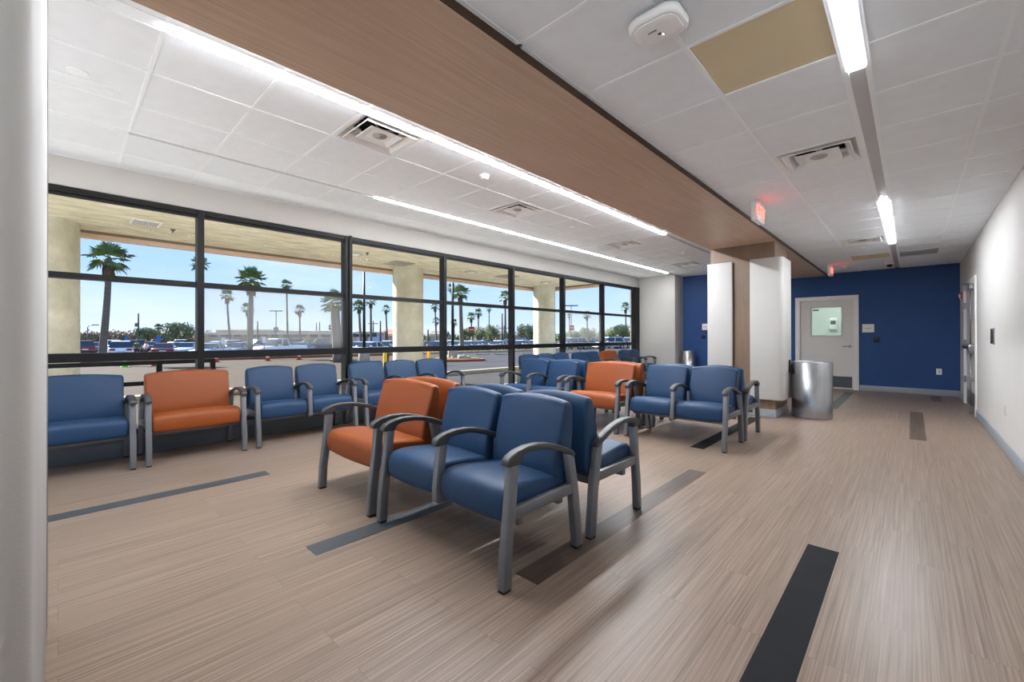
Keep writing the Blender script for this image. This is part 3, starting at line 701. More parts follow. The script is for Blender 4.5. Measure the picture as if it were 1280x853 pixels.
def unit(kind, loc, rz, label):
    """kind: 'duo','trio','wide_orange','wide_blue'"""
    nm = {'duo': 'tandem_chair', 'trio': 'triple_chair', 'wide_orange': 'wide_chair', 'wide_blue': 'wide_chair'}[kind]
    cat = 'chair' if 'wide' in kind else 'bench chair'
    grp = {'duo': 'two-seat blue waiting chairs', 'trio': 'three-seat blue waiting chairs', 'wide_orange': 'wide orange waiting chairs', 'wide_blue': None}[kind]
    if kind not in PR:
        r = thing(nm, label, cat, (0, 0, 0), 0, grp)
        s = .5275
        if kind == 'duo': unit_parts(r, [s, s], 1.193, m_blue)
        elif kind == 'trio': unit_parts(r, [s] * 3, 3 * s + 4 * .046, m_blue)
        else: unit_parts(r, [.758], .85, m_orange if 'orange' in kind else m_blue)
        PR[kind] = r
    else:
        r = copy_tree(PR[kind]); tag(r, label, cat, grp)
    r.location = loc; r.rotation_euler = (0, 0, rz)
    return r
AF, AR, BF, BR = 1.49, 2.855, 4.87, 6.22
unit('duo', (-2.618, AF, 0), 0, 'blue two-seat chair nearest the camera, facing the viewer')
unit('wide_orange', (-3.565, AF, 0), 0, 'wide orange chair beside the nearest blue two-seater, facing the viewer')
unit('duo', (-1.425, AR, 0), PI, 'blue two-seat chair backed against the nearest blue one, facing away')
unit('wide_orange', (-2.715, AR, 0), PI, 'wide orange chair backed against the near orange one, only its back top showing')
unit('duo', (-2.628, BF, 0), 0, 'blue two-seat chair before the oak column, facing the viewer')
unit('wide_orange', (-3.575, BF, 0), 0, 'bright orange wide chair in the middle group, facing the viewer')
unit('duo', (-4.86, BF, 0), 0, 'blue two-seat chair left of the middle group orange chair, facing the viewer')
unit('duo', (-1.435, BR, 0), PI, 'blue two-seat chair facing away, behind the one before the oak column')
unit('wide_orange', (-2.725, BR, 0), PI, 'wide orange chair facing away, behind the bright orange one in the middle group')
unit('duo', (-3.667, BR, 0), PI, 'blue two-seat chair facing away, behind the left blue pair of the middle group')
XF = -5.345
unit('wide_blue', (XF, -.345, 0), PI / 2, 'wide dark blue chair at the window beside the near wall end')
unit('wide_orange', (XF, .572, 0), PI / 2, 'wide orange chair at the first window, between blue chairs')
unit('duo', (XF, 1.515, 0), PI / 2, 'blue two-seat chair at the second window, right of the orange chair')
unit('trio', (XF, 2.815, 0), PI / 2, 'blue three-seat chair at the window before the gap in the row')
unit('trio', (XF, 6.49, 0), PI / 2, 'blue three-seat chair at the window just past the gap in the row')
unit('duo', (XF, 8.37, 0), PI / 2, 'blue two-seat chair at the window left of the far orange chair')
unit('wide_orange', (XF, 9.65, 0), PI / 2, 'small looking far orange chair at the end of the window row')
unit('duo', (XF, 10.585, 0), PI / 2, 'blue two-seat chair at the window against the white end wall')

# ------------------------------------------------------------------ outdoors
HOR = 421.4
def at(px, d):
    v = fwd + rgt * ((px - 640) / FPX); return (v.x * d, v.y * d)
def zg(X):
    return -.12 if X > -12 else (-.12 - .63 * min(1, (-12 - X) / 33))
def zat(y, d): return CAMZ + (HOR - y) / FPX * d
g = MB()
prof = [(XW - .28, -.06), (-11.25, -.06), (-11.25, .06), (-11.45, .06), (-11.45, -.12), (-12, -.12), (-20, zg(-20)), (-30, zg(-30)), (-45, -.75), (-140, -.75), (-140, -1.4), (XW - .28, -1.4)]
struct(MB().prism(prof, -90, 200, lambda a, p, q: (p, a, q)), 'ground_asphalt', m_asph)
for o_ in C.objects:
    if o_.name == 'ground_asphalt': o_.name = 'floor_outside'
struct(MB().box(-700, 700, -700, 900, -1.6, -1.0), 'floor_far_ground', m_lot)
struct(MB().box(-11.46, -11.24, -40, 60, -.1, .075), 'trim_outside_kerb', m_walk, bevel=.01)
struct(MB().box(-11.26, XW - .27, 5.0, 40, -.10, -.045), 'floor_drive_near', m_asph2)
struct(MB().box(-8.05, XW - .27, -12, 40, -.08, -.03), 'floor_bounce_strip', mat('bounce_pale', (238, 235, 226), .8))  # hidden pale strip added to bounce sun up to canopy and ceiling
struct(MB().box(-9, 22, -40, YS - .11, -.16, -.02), 'floor_bounce_terrace', mat('bounce_white', (222, 220, 214), .8))  # added pale slab behind the camera, reflects sunlight onto the room ceiling
dg = MB().add([(-11.5, 8, -.112), (-11.5, 70, -.112), (-34, 70, zg(-34) + .012), (-34, 30, zg(-34) + .012), (-26, 15, zg(-26) + .012), (-15, 8, zg(-15) + .012)], [(0, 1, 2, 3, 4, 5)])
dg.v += []; struct(dg, 'floor_drive', m_asph2)
# canopy outside the window wall
struct(MB().box(-11.1, XW - .28, -1.7, 13.6, 3.2, 3.35), 'ceiling_canopy', m_soff)
struct(MB().box(-11.12, -10.98, -1.7, 13.6, 3.07, 4.0).box(-11.12, XW - .28, 13.5, 13.64, 3.07, 4.0), 'trim_canopy_fascia', m_fascia)
struct(MB().box(-10.98, -10.93, -1.7, 13.5, 3.155, 3.2).box(-10.93, XW - .28, 13.46, 13.5, 3.155, 3.2), 'trim_canopy_brown_strip', m_brown)  # brown band along the top of the fascia
for i, (x, y, r) in enumerate(((-10.5, -.17, .43), (-10.5, 6.85, .425), (-10.5, 13.05, .43))):
    t = thing('concrete_column', ['round concrete canopy column at the left edge of the first window', 'round concrete canopy column in the third window, mottled grey', 'pale round concrete canopy column with yellow painted foot, farther along'][i], 'column', (x, y, -.06), 0)
    MB().lathe([(r, 0), (r, 3.26)], n=48, cap=False).build('shaft', m_conc, t)
    if i == 2: MB().lathe([(r + .012, 0), (r + .012, .56), (r, .58)], n=48, cap=False).build('painted_foot', m_yellow, t)
# canopy fixtures
def can_light(x, y, label):
    t = thing('canopy_light', label, 'outdoor light', (x, y, 3.2), 0, 'round canopy ceiling lights')
    MB().lathe([(.20, 0), (.20, -.015), (.15, -.03), (.13, -.01)], n=28, cap=False).build('trim_ring', m_plastic_grey, t)
    MB().lathe([(.13, -.012), (.06, -.05), (.001, -.06)], n=24, cap=False).build('lens', mat('canopy_lens', (235, 235, 225), .3), t)
for i, (x, y) in enumerate(((-9.6, 8.45), (-9.5, 11.9), (-9.5, 4.75))): can_light(x, y, ['round white canopy light seen through the fourth window', 'round canopy light seen through the fifth window', 'round grey canopy light just right of the double mullion'][i])
t = thing('canopy_vent', 'rectangular slatted vent in the canopy ceiling, first window', 'air vent', (-9.5, 1.02, 3.2))
MB().box(-.2, .2, -.2, .2, -.012, 0).build('frame', m_white, t)
v_ = MB()
for k in range(9): v_.box(-.17, .17, -.165 + k * .037, -.145 + k * .037, -.022, -.011)
v_.build('louvres', m_plastic_grey, t)
for i, (x, y) in enumerate(((-9.75, 1.42), (-9.2, 4.9))):
    tag(MB().lathe([(.04, 0), (.04, -.01), (.012, -.02), (.012, -.05), (.03, -.055)], n=14).build('fire_sprinkler', m_cap, loc=(x, y, 3.2)), ['small dark sprinkler beside the canopy vent, first window', 'small dark sprinkler right of the double mullion'][i], 'sprinkler')
for i, (x, y) in enumerate(((-9.9, 6.2), (-9.5, 9.9))):
    tag(MB().box(-.3, .3, -.3, .3, -.012, 0).build('canopy_hatch', m_walk, loc=(x, y, 3.2), bevel=.004), ['pale square hatch in the canopy above the mottled column', 'pale square hatch in the canopy, fourth window'][i], 'hatch')
# guard rail outside the first window
gr = thing('guard_rail', 'black metal guard rail just outside the first window', 'railing', (-7.0, 0, -.06))
for z in (.985, .73): MB().box(-.025, .025, -5, 1.45, z - .025, z + .025).build('rail', m_black, gr)
for y in (-1.2, .88, 1.45): MB().box(-.028, .028, y - .028, y + .028, 0, 1.01).build('post', m_black, gr)

# planted median with red kerb and dry grass
A, B_ = Vector((-48.5, -10)), Vector((-33, 46)); dirm = (B_ - A).normalized(); nrm_ = Vector((-dirm.y, dirm.x))
if nrm_.x > 0: nrm_ = -nrm_
def strip(o0, o1, z0, z1, s0=0, s1=None):
    s1 = s1 if s1 is not None else (B_ - A).length
    P = [A + dirm * s0 + nrm_ * o0, A + dirm * s1 + nrm_ * o0, A + dirm * s1 + nrm_ * o1, A + dirm * s0 + nrm_ * o1]
    q = [(p.x, p.y, zg(p.x) + z0) for p in P] + [(p.x, p.y, zg(p.x) + z1) for p in P]
    return MB().add(q, [(0, 1, 2, 3), (4, 5, 6, 7), (0, 1, 5, 4), (1, 2, 6, 5), (2, 3, 7, 6), (3, 0, 4, 7)])
struct(strip(0, .25, -.1, .12, 0, 36), 'trim_red_kerb', m_kerbred)
struct(strip(0, .25, -.1, .16, 36), 'trim_median_kerb', m_walk)
tag(strip(.25, 2.6, -.1, .2).build('dry_grass', m_grass), 'dry yellow grass growing on the median between drive and parking', 'grass', kind='stuff')

# cones, bollards
def cone(px, y, d, mm, label, grp='traffic cones on the drive'):
    X, Y = at(px, d); t = thing('traffic_cone', label, 'traffic cone', (X, Y, zg(X)), 0, grp)
    MB().box(-.2, .2, -.2, .2, 0, .04).build('foot', m_rubber if mm is m_cone else mm, t)
    MB().lathe([(.15, .04), (.035, .70), (.02, .71)], n=18).build('cone', mm, t)
    MB().lathe([(.112, .28), (.085, .44)], n=18, cap=False).build('collar', m_white, t) if px > 260 and px < 400 else None
cl = [(156, 454, 26, m_conegreen, 'small green traffic cone behind the guard rail'), (193, 454, 27, m_cone, 'orange traffic cone just left of the guard rail post'), (270.4, 449.6, 32, m_cone, 'orange traffic cone above the near orange window chair'),
      (334.7, 448, 33, m_cone, 'orange traffic cone with grey collar above the first blue two-seater'), (373.9, 446.5, 35, m_cone, 'orange traffic cone with white collar, second window centre'), (421, 445, 37, m_cone, 'orange traffic cone beside the double mullion')]
for c_ in cl: cone(*c_)
def bollard(px, d, h, mm, label, r=.09):
    X, Y = at(px, d); t = thing('bollard', label, 'bollard', (X, Y, zg(X)))
    MB().lathe([(r, 0), (r, h - .05), (r * .7, h), (.001, h + .02)], n=18, cap=False).build('post', mm, t)
    MB().lathe([(r * 1.6, 0), (r * 1.6, .03), (r, .04)], n=18).build('base_ring', m_walk, t)
bollard(481.3, 21, .95, m_yellow, 'yellow steel bollard left of the mottled concrete column')
bollard(536.5, 21, .95, m_yellow, 'yellow bollard right of the mottled concrete column', .07)
bollard(534.5, 22, 1.1, m_cone, 'orange bollard post right of the mottled concrete column', .06)
X, Y = at(484, 27); t = thing('fire_hydrant', 'red fire hydrant behind the yellow bollard', 'hydrant', (X, Y, zg(X)))
MB().lathe([(.16, 0), (.16, .05), (.11, .07), (.11, .5), (.14, .52), (.13, .6), (.05, .7), (.04, .76)], n=18).build('barrel', m_kerbred, t)
MB().tube([(-.2, 0, .4), (.2, 0, .4)], .06).build('outlet', m_kerbred, t)
for px, d, L, lab in ((428, 30, 1.8, 'grey concrete wheel stop beside the double mullion'), (455, 27, 2.2, 'dark concrete wheel stop behind the lamp post, near the yellow bollard')):
    X, Y = at(px, d); t = tag(MB().box(-L / 2, L / 2, -.09, .09, 0, .14).build('wheel_stop', m_curb, bevel=.03, loc=(X, Y, zg(X))), lab, 'wheel stop'); t.rotation_euler.z = YAW
# barricade frames
for i, (px, w_, d) in enumerate(((604, 1.15, 40), (627, 1.25, 40), (664, 1.3, 38), (682, 1.1, 38), (717, 1.3, 42), (731, 1.1, 45))):
    X, Y = at(px, d); t = thing('barrier_frame', ['thin grey barrier frame below the palms in the fourth window, left one', 'thin grey barrier frame below the palms in the fourth window, right one', 'thin barrier frame left of the pale column', 'thin barrier frame touching the pale column, left side', 'thin barrier frame right of the fifth mullion', 'thin barrier frame in the sixth window, right one'][i], 'barrier', (X, Y, zg(X)), YAW, 'thin metal barrier frames across the drive')
    MB().box(-w_ / 2, w_ / 2, -.1, .1, 0, .07).build('base', m_curb, t)
    MB().tube([(-w_ / 2, 0, .05), (-w_ / 2, 0, .95), (-w_ / 2 + .05, 0, 1), (w_ / 2 - .05, 0, 1), (w_ / 2, 0, .95), (w_ / 2, 0, .05)], .022, 8).build('hoop', m_pole, t)
# planted island with red kerb
X, Y = at(572, 27); t = thing('planter_island', 'kerbed island with red edge, rocks and weeds at the foot of a lamp post', 'planter', (X, Y, zg(X)), YAW)
def ell(rx, ry, z, n=32): return ([(rx * math.cos(2 * PI * i / n), ry * math.sin(2 * PI * i / n)) for i in range(n)], z)
stack([ell(1.75, 1.2, 0), ell(1.75, 1.2, .15), ell(1.68, 1.12, .17)]).build('red_kerb', m_kerbred, t)
stack([ell(1.6, 1.05, .1), ell(1.4, .9, .22), ell(.4, .3, .26)]).build('soil', m_grass, t)
random.seed(4); rk = MB()
for i in range(14):
    a = random.random() * 6.28; r = random.random() ** .5; s_ = random.uniform(.08, .2)
    rk.obox((r * 1.2 * math.cos(a) - .3, r * .8 * math.sin(a), .22 + s_ * .3), (s_ * 1.3, s_, s_), Matrix.Rotation(random.random() * 3, 3, 'Z') @ Matrix.Rotation(.5, 3, 'X'))
rk.build('rocks', m_walk, t, bevel=.02)
MB().box(-.55, -.05, -.25, .25, .15, .75).build('pedestal', m_walk, t, bevel=.03)

# poles
def lamp_post(px, d, ytop, mm, label, head=True, base=True, r=.09):
    X, Y = at(px, d); z0 = zg(X); h = zat(ytop, d) - z0; t = thing('lamp_post', label, 'lamp post', (X, Y, z0), YAW)
    MB().tube([(0, 0, 0), (0, 0, h)], [r, r * .6], 10).build('pole', mm, t)
    if base: MB().lathe([(.3, 0), (.3, .7), (.26, .75)], n=16).build('concrete_base', m_walk, t)
    if head: MB().box(-1.1, 1.1, -.15, .15, h, h + .18).build('lamp_head', mm, t)
lamp_post(455.2, 24, 330, m_black, 'black lamp post in the third window, in front of a palm', False)
lamp_post(566, 27, 330, m_black, 'black lamp post on the planted island', False)
lamp_post(345, 75, 389, m_pole, 'thin lamp post with flat T shaped head above the beige building', True, False, .12)
lamp_post(714, 70, 383, m_pole, 'thin lamp post with flat head in the sixth window', True, False, .12)
lamp_post(414, 70, 378, m_pole, 'thin post with a red sign above the right end of the beige building', False, False, .12)
for px, y, d, lab in ((414, 409, 69.8, 'red sign board on a thin post near the thick palm'), (714.6, 410, 69.8, 'red sign board on the lamp post in the sixth window'), (345, 411.5, 74.8, 'grey round sign board on the lamp post above the beige building'), (589.5, 412, 60, 'pinkish red sign board between the palms of the fourth window')):
    X, Y = at(px, d); s_ = .8
    t = thing('sign_board', lab, 'sign', (X, Y, zat(y, d)), YAW)
    MB().box(-s_ / 2, s_ / 2, -.06, .06, -s_ * .5, s_ * .5).build('board', m_kerbred if y != 411.5 else m_pole, t, bevel=.02)
    MB().box(-s_ * .35, s_ * .35, -.08, -.06, -.05, .05).build('stripe', m_fascia, t)
    if px == 589.5: MB().tube([(0, .07, -1), (0, .07, -(zat(y, d) - zg(X)))], .08, 8).build('post', m_pole, t)
def upole(px, d, ytop, label, arms=1, lean=0):
    X, Y = at(px, d); z0 = zg(X); h = zat(ytop, d) - z0; t = thing('utility_pole', label, 'utility pole', (X, Y, z0), YAW, 'wooden utility poles')
    MB().tube([(0, 0, 0), (lean, 0, h)], [.2, .13], 8).build('pole', m_wpole, t)
    for k in range(arms): MB().box(-1.2 + lean, 1.2 + lean, -.07, .07, h - .7 - k * 1.2, h - .55 - k * 1.2).build('crossarm', m_wpole, t)
    if px == 173: MB().lathe([(.3, 0), (.3, .8), (.2, .85)], (-.45, 0, h * .6), 12).build('transformer', m_pole, t)
for a in ((173, 95, 391, 'utility pole with a transformer behind the parked cars, first window', 0), (93, 80, 408, 'short leaning utility pole right of the left concrete column', 0, 1.0), (322, 95, 401, 'utility pole right of the big palm, second window', 0), (395.5, 110, 403, 'left of two close utility poles behind the beige building', 0), (399.5, 112, 402, 'right of two close utility poles behind the beige building', 0),
          (466.5, 100, 401, 'utility pole right of the third window palm', 1), (475.5, 80, 401, 'bare utility pole mid third window', 0), (481.5, 60, 414, 'short dark pole before the third window houses', 0), (535, 70, 412, 'short pole right of the mottled column', 0), (627.7, 80, 392, 'dark utility pole beside the tall fourth window palm', 0), (630, 100, 407, 'short utility pole behind the tall fourth window palm', 1)): upole(*a)
X, Y = at(109.5, 75); t = thing('street_lamp', 'street lamp with one arm reaching right, first window', 'street lamp', (X, Y, zg(X)), YAW); h = zat(406, 75) - zg(X)
MB().tube([(0, 0, 0), (0, 0, h - .4), (.2, 0, h), (1.2, 0, h + .1)], .09, 8).build('pole', m_pole, t); MB().box(1.1, 1.9, -.12, .12, h, h + .15).build('lamp_head', m_pole, t)
for px, w_ in ((158, 0), (198, 0)):
    X, Y = at(px, 49); t = thing('parking_sign', ['blue parking sign between the people and the white car', 'blue parking sign above the dark red car'][px > 180], 'sign', (X, Y, zg(X)), YAW, 'blue parking signs')
    MB().tube([(0, .03, 0), (0, .03, 2.1)], .035, 6).build('post', m_pole, t); MB().box(-.22, .22, -.02, .01, 1.5, 2.1).build('board', mat('sign_blue', (40, 110, 200), .5), t)
for px, d in ((279, 36.5), (330, 36.5)):
    X, Y = at(px, d); t = thing('parking_sign', ['small grey sign post before the white hatchback, second window', 'small grey sign post before the white pickup'][px > 300], 'sign', (X, Y, zg(X)), YAW, 'grey parking signs')
    MB().tube([(0, .03, 0), (0, .03, 1.9)], .03, 6).build('post', m_pole, t); MB().box(-.16, .16, -.02, .01, 1.45, 1.95).build('board', m_white, t)

# palms
def crown_mesh(name, seed, nf, droop, R=1.0):
    rng = random.Random(seed); mb = MB()
    for i in range(nf):
        az = i * 2.399 + rng.uniform(-.2, .2); el = math.radians(88 - 138 * ((i + .5) / nf) ** 1.0 + rng.uniform(-8, 8))
        pl_ = R * rng.uniform(.62, .85); d = Vector((math.cos(az) * math.cos(el), math.sin(az) * math.cos(el), math.sin(el)))
        side = Vector((-math.sin(az), math.cos(az), 0)); upv = d.cross(side)
        c0 = Vector((0, 0, 0)); tip = d * pl_ + Vector((0, 0, -.05 * droop))
        mb.add([c0 - side * .02, c0 + side * .02, tip + side * .012, tip - side * .012], [(0, 1, 2, 3)])
        nb = 13; fr_ = R * rng.uniform(.75, 1.0)
        for k in range(nb):
            a = math.radians(-105 + 210 * k / (nb - 1)); a2 = a + .05
            dd = (d * math.cos(a) + side * math.sin(a)).normalized()
            wd = (d * -math.sin(a) + side * math.cos(a)).normalized() * .075 * fr_
            mid = tip + dd * fr_ * .55 + Vector((0, 0, -.05 * droop)) + upv * .02; end = tip + dd * fr_ * (1 - .12 * abs(math.sin(a))) + Vector((0, 0, -.30 * droop * rng.uniform(.6, 1.4)))
            mb.add([tip, mid - wd, end, mid + wd], [(0, 1, 2), (0, 2, 3)])
    me = mb.mesh(name); me.materials.append(m_frond); return me
def skirt_mesh(seed, L):
    rng = random.Random(seed); mb = MB()
    for i in range(60):
        az = rng.random() * 6.283; z = -rng.random() * L * .7; r0 = .16; l = rng.uniform(.5, .9) * min(1.2, L)
        p = Vector((math.cos(az) * r0, math.sin(az) * r0, z)); s_ = Vector((-math.sin(az), math.cos(az), 0)) * .14; e = p + Vector((math.cos(az) * .28, math.sin(az) * .28, -l))
        mb.add([p, (p + e) / 2 - s_ + Vector((math.cos(az), math.sin(az), 0)) * .1, e, (p + e) / 2 + s_ + Vector((math.cos(az), math.sin(az), 0)) * .1], [(0, 1, 2), (0, 2, 3)])
    me = mb.mesh('skirt'); me.materials.append(m_skirt); return me
CR = [crown_mesh('crown', 1, 26, .55), crown_mesh('crown', 2, 19, .4), crown_mesh('crown', 3, 13, .6)]
SKM = skirt_mesh(5, 1.5)
def palm(px, yc, wpx, label, bpx=None, kind=0, d=None, tr=.21, grp='tall fan palms beyond the drive'):
    d = d or 3.6 * FPX / wpx; cs_ = wpx * d / FPX / 3.6
    X, Y = at(px, d); z0 = zg(X); h = zat(yc, d) - z0
    t = thing('palm_tree', label, 'palm tree', (X, Y, z0), 0, grp)
    off = Vector((0, 0, 0)) if bpx is None else rgt * ((bpx - px) / FPX * d)
    path = [(off * ((1 - k / 8) ** 1.6) + Vector((0, 0, h * k / 8))) for k in range(9)]
    MB().tube(path, [tr * 1.25] + [tr * (1.08 - .35 * k / 8) for k in range(1, 9)], 10).build('trunk', m_trunk, t)
    o = bpy.data.objects.new('crown', CR[kind]); C.objects.link(o); o.parent = t; o.location = (0, 0, h); o.scale = (cs_,) * 3; o.rotation_euler.z = px
    o2 = bpy.data.objects.new('dead_leaf_skirt', SKM); C.objects.link(o2); o2.parent = t; o2.location = (0, 0, h - .05); o2.scale = (cs_ * .9,) * 3; o2.rotation_euler.z = px
    return t
palm(136, 322, 58, 'tall palm with curved trunk, alone in the first window', 126, 0, d=29)
palm(250, 329, 28, 'palm crown split by the first mullion', None, 1, d=62)
palm(284, 369, 23, 'thin palm left of the big palm in the second window', 289, 1, d=82)
palm(314, 349, 46, 'big dark palm in the middle of the second window', 312, 0, d=38, tr=.24)
palm(310, 385, 22, 'low palm crown hidden behind the big palm trunk', None, 1, d=85)
palm(358.5, 356, 20, 'slim palm right of the big palm in the second window', 360, 1, d=90)
palm(374.8, 387, 19, 'short slim palm above the beige building', 375, 1, d=92)
palm(419, 378, 46, 'thick trunked palm beside the double mullion', 424, 0, d=28, tr=.34)
palm(449, 382, 22, 'pale green palm just right of the double mullion', 452, 0, d=66)
palm(463.5, 376, 20, 'dark palm behind the third window lamp post', 464, 1, d=72)
palm(482.5, 386, 15, 'sparse palm mid third window', 485, 2, d=94)
palm(498, 355, 14, 'palm crown half hidden left behind the mottled column, upper', None, 1, d=110)
palm(497, 398, 12, 'palm crown half hidden left behind the mottled column, lower', None, 1, d=130)
palm(544, 382, 17, 'taller palm right of the mottled column', 546, 2, d=105)
palm(545, 401, 14, 'shorter palm right of the mottled column', 546, 2, d=125)
palm(565, 360, 17, 'dark palm behind the island lamp post', None, 1, d=95)
palm(575.6, 366, 30, 'big palm with hanging skirt in the fourth window', 577.7, 0, d=52, tr=.27)
palm(567.5, 403, 13, 'low palm crown behind the island lamp post', None, 1, d=120)
palm(589, 396, 16, 'palm left of a pair in the fourth window', 591, 1, d=100)
palm(598, 391, 15, 'palm right of a pair in the fourth window', None, 1, d=108)
palm(611.4, 386, 10, 'distant thin palm rising from the fourth window trees', None, 2, d=150)
palm(631.5, 371, 22, 'tall palm at the right of the fourth window', 632, 2, d=80)
palm(711.8, 395, 8, 'small palm crown at the left of the sixth window', None, 1, d=150)
palm(733.8, 394, 15, 'palm rising from the bush in the sixth window', 735, 2, d=110)
palm(782, 384, 17, 'palm in the last window before the end wall', 783, 2, d=105)
palm(198, 408, 12, 'short bushy palm beside the round tree in the first window', None, 0, d=100)

# broadleaf trees and scrub
def leaf_cloud(mb, rng, c, R, n, s):
    for i in range(n):
        th = rng.random() * 6.283; cp = rng.uniform(-1, 1); rr = (rng.random() ** .45)
        sp_ = math.sqrt(1 - cp * cp); p = Vector((c[0] + R[0] * rr * sp_ * math.cos(th), c[1] + R[1] * rr * sp_ * math.sin(th), c[2] + R[2] * rr * cp))
        a = Vector((rng.gauss(0, 1), rng.gauss(0, 1), rng.gauss(0, 1))).normalized(); b = a.orthogonal().normalized()
        k = s * rng.uniform(.6, 1.3); mb.add([p - a * k, p + b * k * .6, p + a * k, p - b * k * .6], [(0, 1, 2, 3)])
def tree_protos():
    out = []
    for sd in range(3):
        rng = random.Random(20 + sd); lf = MB(); br = MB()
        for j in range(9 + sd):
            a = j * 2.4; r = .28 + .42 * rng.random(); c = (math.cos(a) * r, math.sin(a) * r, .62 + rng.uniform(-.12, .18))
            leaf_cloud(lf, rng, c, (.34, .34, .22), 170, .045)
            br.tube([(0, 0, .12), (c[0] * .4, c[1] * .4, .38), (c[0] * .9, c[1] * .9, c[2])], [.04, .022, .008], 6)
        leaf_cloud(lf, rng, (0, 0, .78), (.4, .4, .22), 260, .045)
        br.tube([(0, 0, 0), (.01, 0, .2)], [.06, .045], 8)
        a_ = lf.mesh('foliage'); a_.materials.append(m_leaf); b_ = br.mesh('trunk'); b_.materials.append(m_bark); out.append((a_, b_))
    return out
TP = tree_protos()
def tree(px, d, wpx, ytop, k, label):
    X, Y = at(px, d); z0 = zg(X); w_ = wpx * d / FPX / 2; h = (zat(ytop, d) - z0) / 1.02
    t = thing('broadleaf_tree', label, 'tree', (X, Y, z0), px, 'broadleaf trees beyond the car park')
    for me in TP[k]:
        o = bpy.data.objects.new(me.name.split('.')[0], me); C.objects.link(o); o.parent = t; o.scale = (w_, w_, h)
tree(221, 75, 40, 401, 0, 'round open tree behind the parked cars, first window')
tree(183, 95, 34, 408, 1, 'bare brownish tree left of the round tree, first window')
tree(583, 95, 24, 409, 1, 'dark tree left of centre in the fourth window')
tree(599, 106, 26, 407, 2, 'dark tree centre of the fourth window')
tree(615, 90, 24, 405, 0, 'lighter tree right of centre in the fourth window')
tree(633, 95, 13, 414, 1, 'small bush at the foot of the tall fourth window palm')
tree(663, 90, 36, 404, 2, 'dense round tree left of the pale column, fifth window')
tree(734, 70, 26, 409, 0, 'greyish bush tree in the sixth window')
tree(718, 100, 28, 413, 1, 'low dark tree at the left of the sixth window')
tree(749, 100, 20, 414, 2, 'low tree at the right edge of the sixth window')
tree(776, 88, 30, 405, 1, 'round brownish tree in the last window')
tree(792, 86, 22, 411, 0, 'tree against the black jamb of the last window')
tree(762, 85, 16, 409, 2, 'small tree at the left of the last window')
tree(457.5, 60, 7, 414, 0, 'small round green tree in the third window')
rng = random.Random(9); sc_ = MB(); sg = MB()
for px in range(60, 262, 3):
    d = 118 + rng.uniform(-4, 4); X, Y = at(px, d); hh = zat(413 + rng.uniform(-2, 3), d) - zg(X); leaf_cloud(sc_, rng, (X, Y, zg(X) + hh * .5), (1.3, 1.3, hh * .5), 130, .3)
for px in list(range(444, 640, 4)) + list(range(640, 800, 3)):
    d = 160 + rng.uniform(-5, 5); X, Y = at(px, d); hh = zat(416 + rng.uniform(-2, 2), d) - zg(X); leaf_cloud(sg, rng, (X, Y, zg(X) + hh * .5), (1.4, 1.4, hh * .5), 60, .4)
tag(sc_.build('brown_scrub', m_leafb), 'brown leafless scrub along the horizon in the first window', 'scrub', kind='stuff')
tag(sg.build('green_scrub', m_leaf), 'grey green scrub along the horizon in the farther windows', 'scrub', kind='stuff')

# buildings
def building(px0, px1, d0, d1, ytop, label, mw, steps=(), nwin=8, roof=None, wy=(418, 421)):
    p0, p1 = Vector(at(px0, d0)), Vector(at(px1, d1)); L = (p1 - p0).length; ang = math.atan2((p1 - p0).y, (p1 - p0).x)
    z0 = -.8; dm = (d0 + d1) / 2; h = zat(ytop, dm) - z0
    t = thing('building', label, 'building', (p0.x, p0.y, z0), ang)
    MB().box(0, L, 0, 10, 0, h).build('walls', mw, t)
    MB().box(-.2, L + .2, -.25, 10.2, h - .45, h + .02).build('roof_band', m_bldw, t)
    for a, b, yt in steps: MB().box(L * a, L * b, 1.5, 8.5, h, zat(yt, dm) - z0).build('upper_block', mw, t)
    for k in range(nwin):
        x = L * (.5 + k) / nwin + ((k * 37) % 5 - 2) * .12; w_ = .9 + (k % 3) * .35
        MB().box(x - w_, x + w_, -.06, .02, zat(wy[1], dm) - z0, zat(wy[0], dm) - z0).build('window', m_win_dark, t)
    if roof:
        MB().prism([(-.6, h), (10.6, h), (5, h + 1.6)], -.4, L + .4, lambda a, p, q: (a, p, q)).build('roof', roof, t)
building(245, 434, 100, 92, 415.2, 'long low beige building across the second window', m_bld, ((.1, .42, 411.4), (.52, .72, 413.2), (.74, .84, 413.4)), 12)
building(446, 462, 85, 85, 414.6, 'small pale blue white building in the third window', mat('building_pale', (190, 205, 222), .7), (), 3, wy=(416, 421))
building(474, 492, 105, 105, 419.5, 'tan house with orange brown roof in the third window', mat('building_tan', (206, 178, 140), .85), (), 3, mat('roof_brown', (150, 100, 78), .9))
building(538, 556, 138, 138, 419.5, 'grey house roof right of the mottled column', mat('building_grey', (176, 172, 168), .85), (), 3, mat('roof_grey', (120, 112, 108), .9))
building(640, 690, 108, 108, 418.5, 'low grey blue shed behind the fifth window tree', mat('building_bluegrey', (168, 180, 192), .8), (), 5, wy=(419.5, 421))

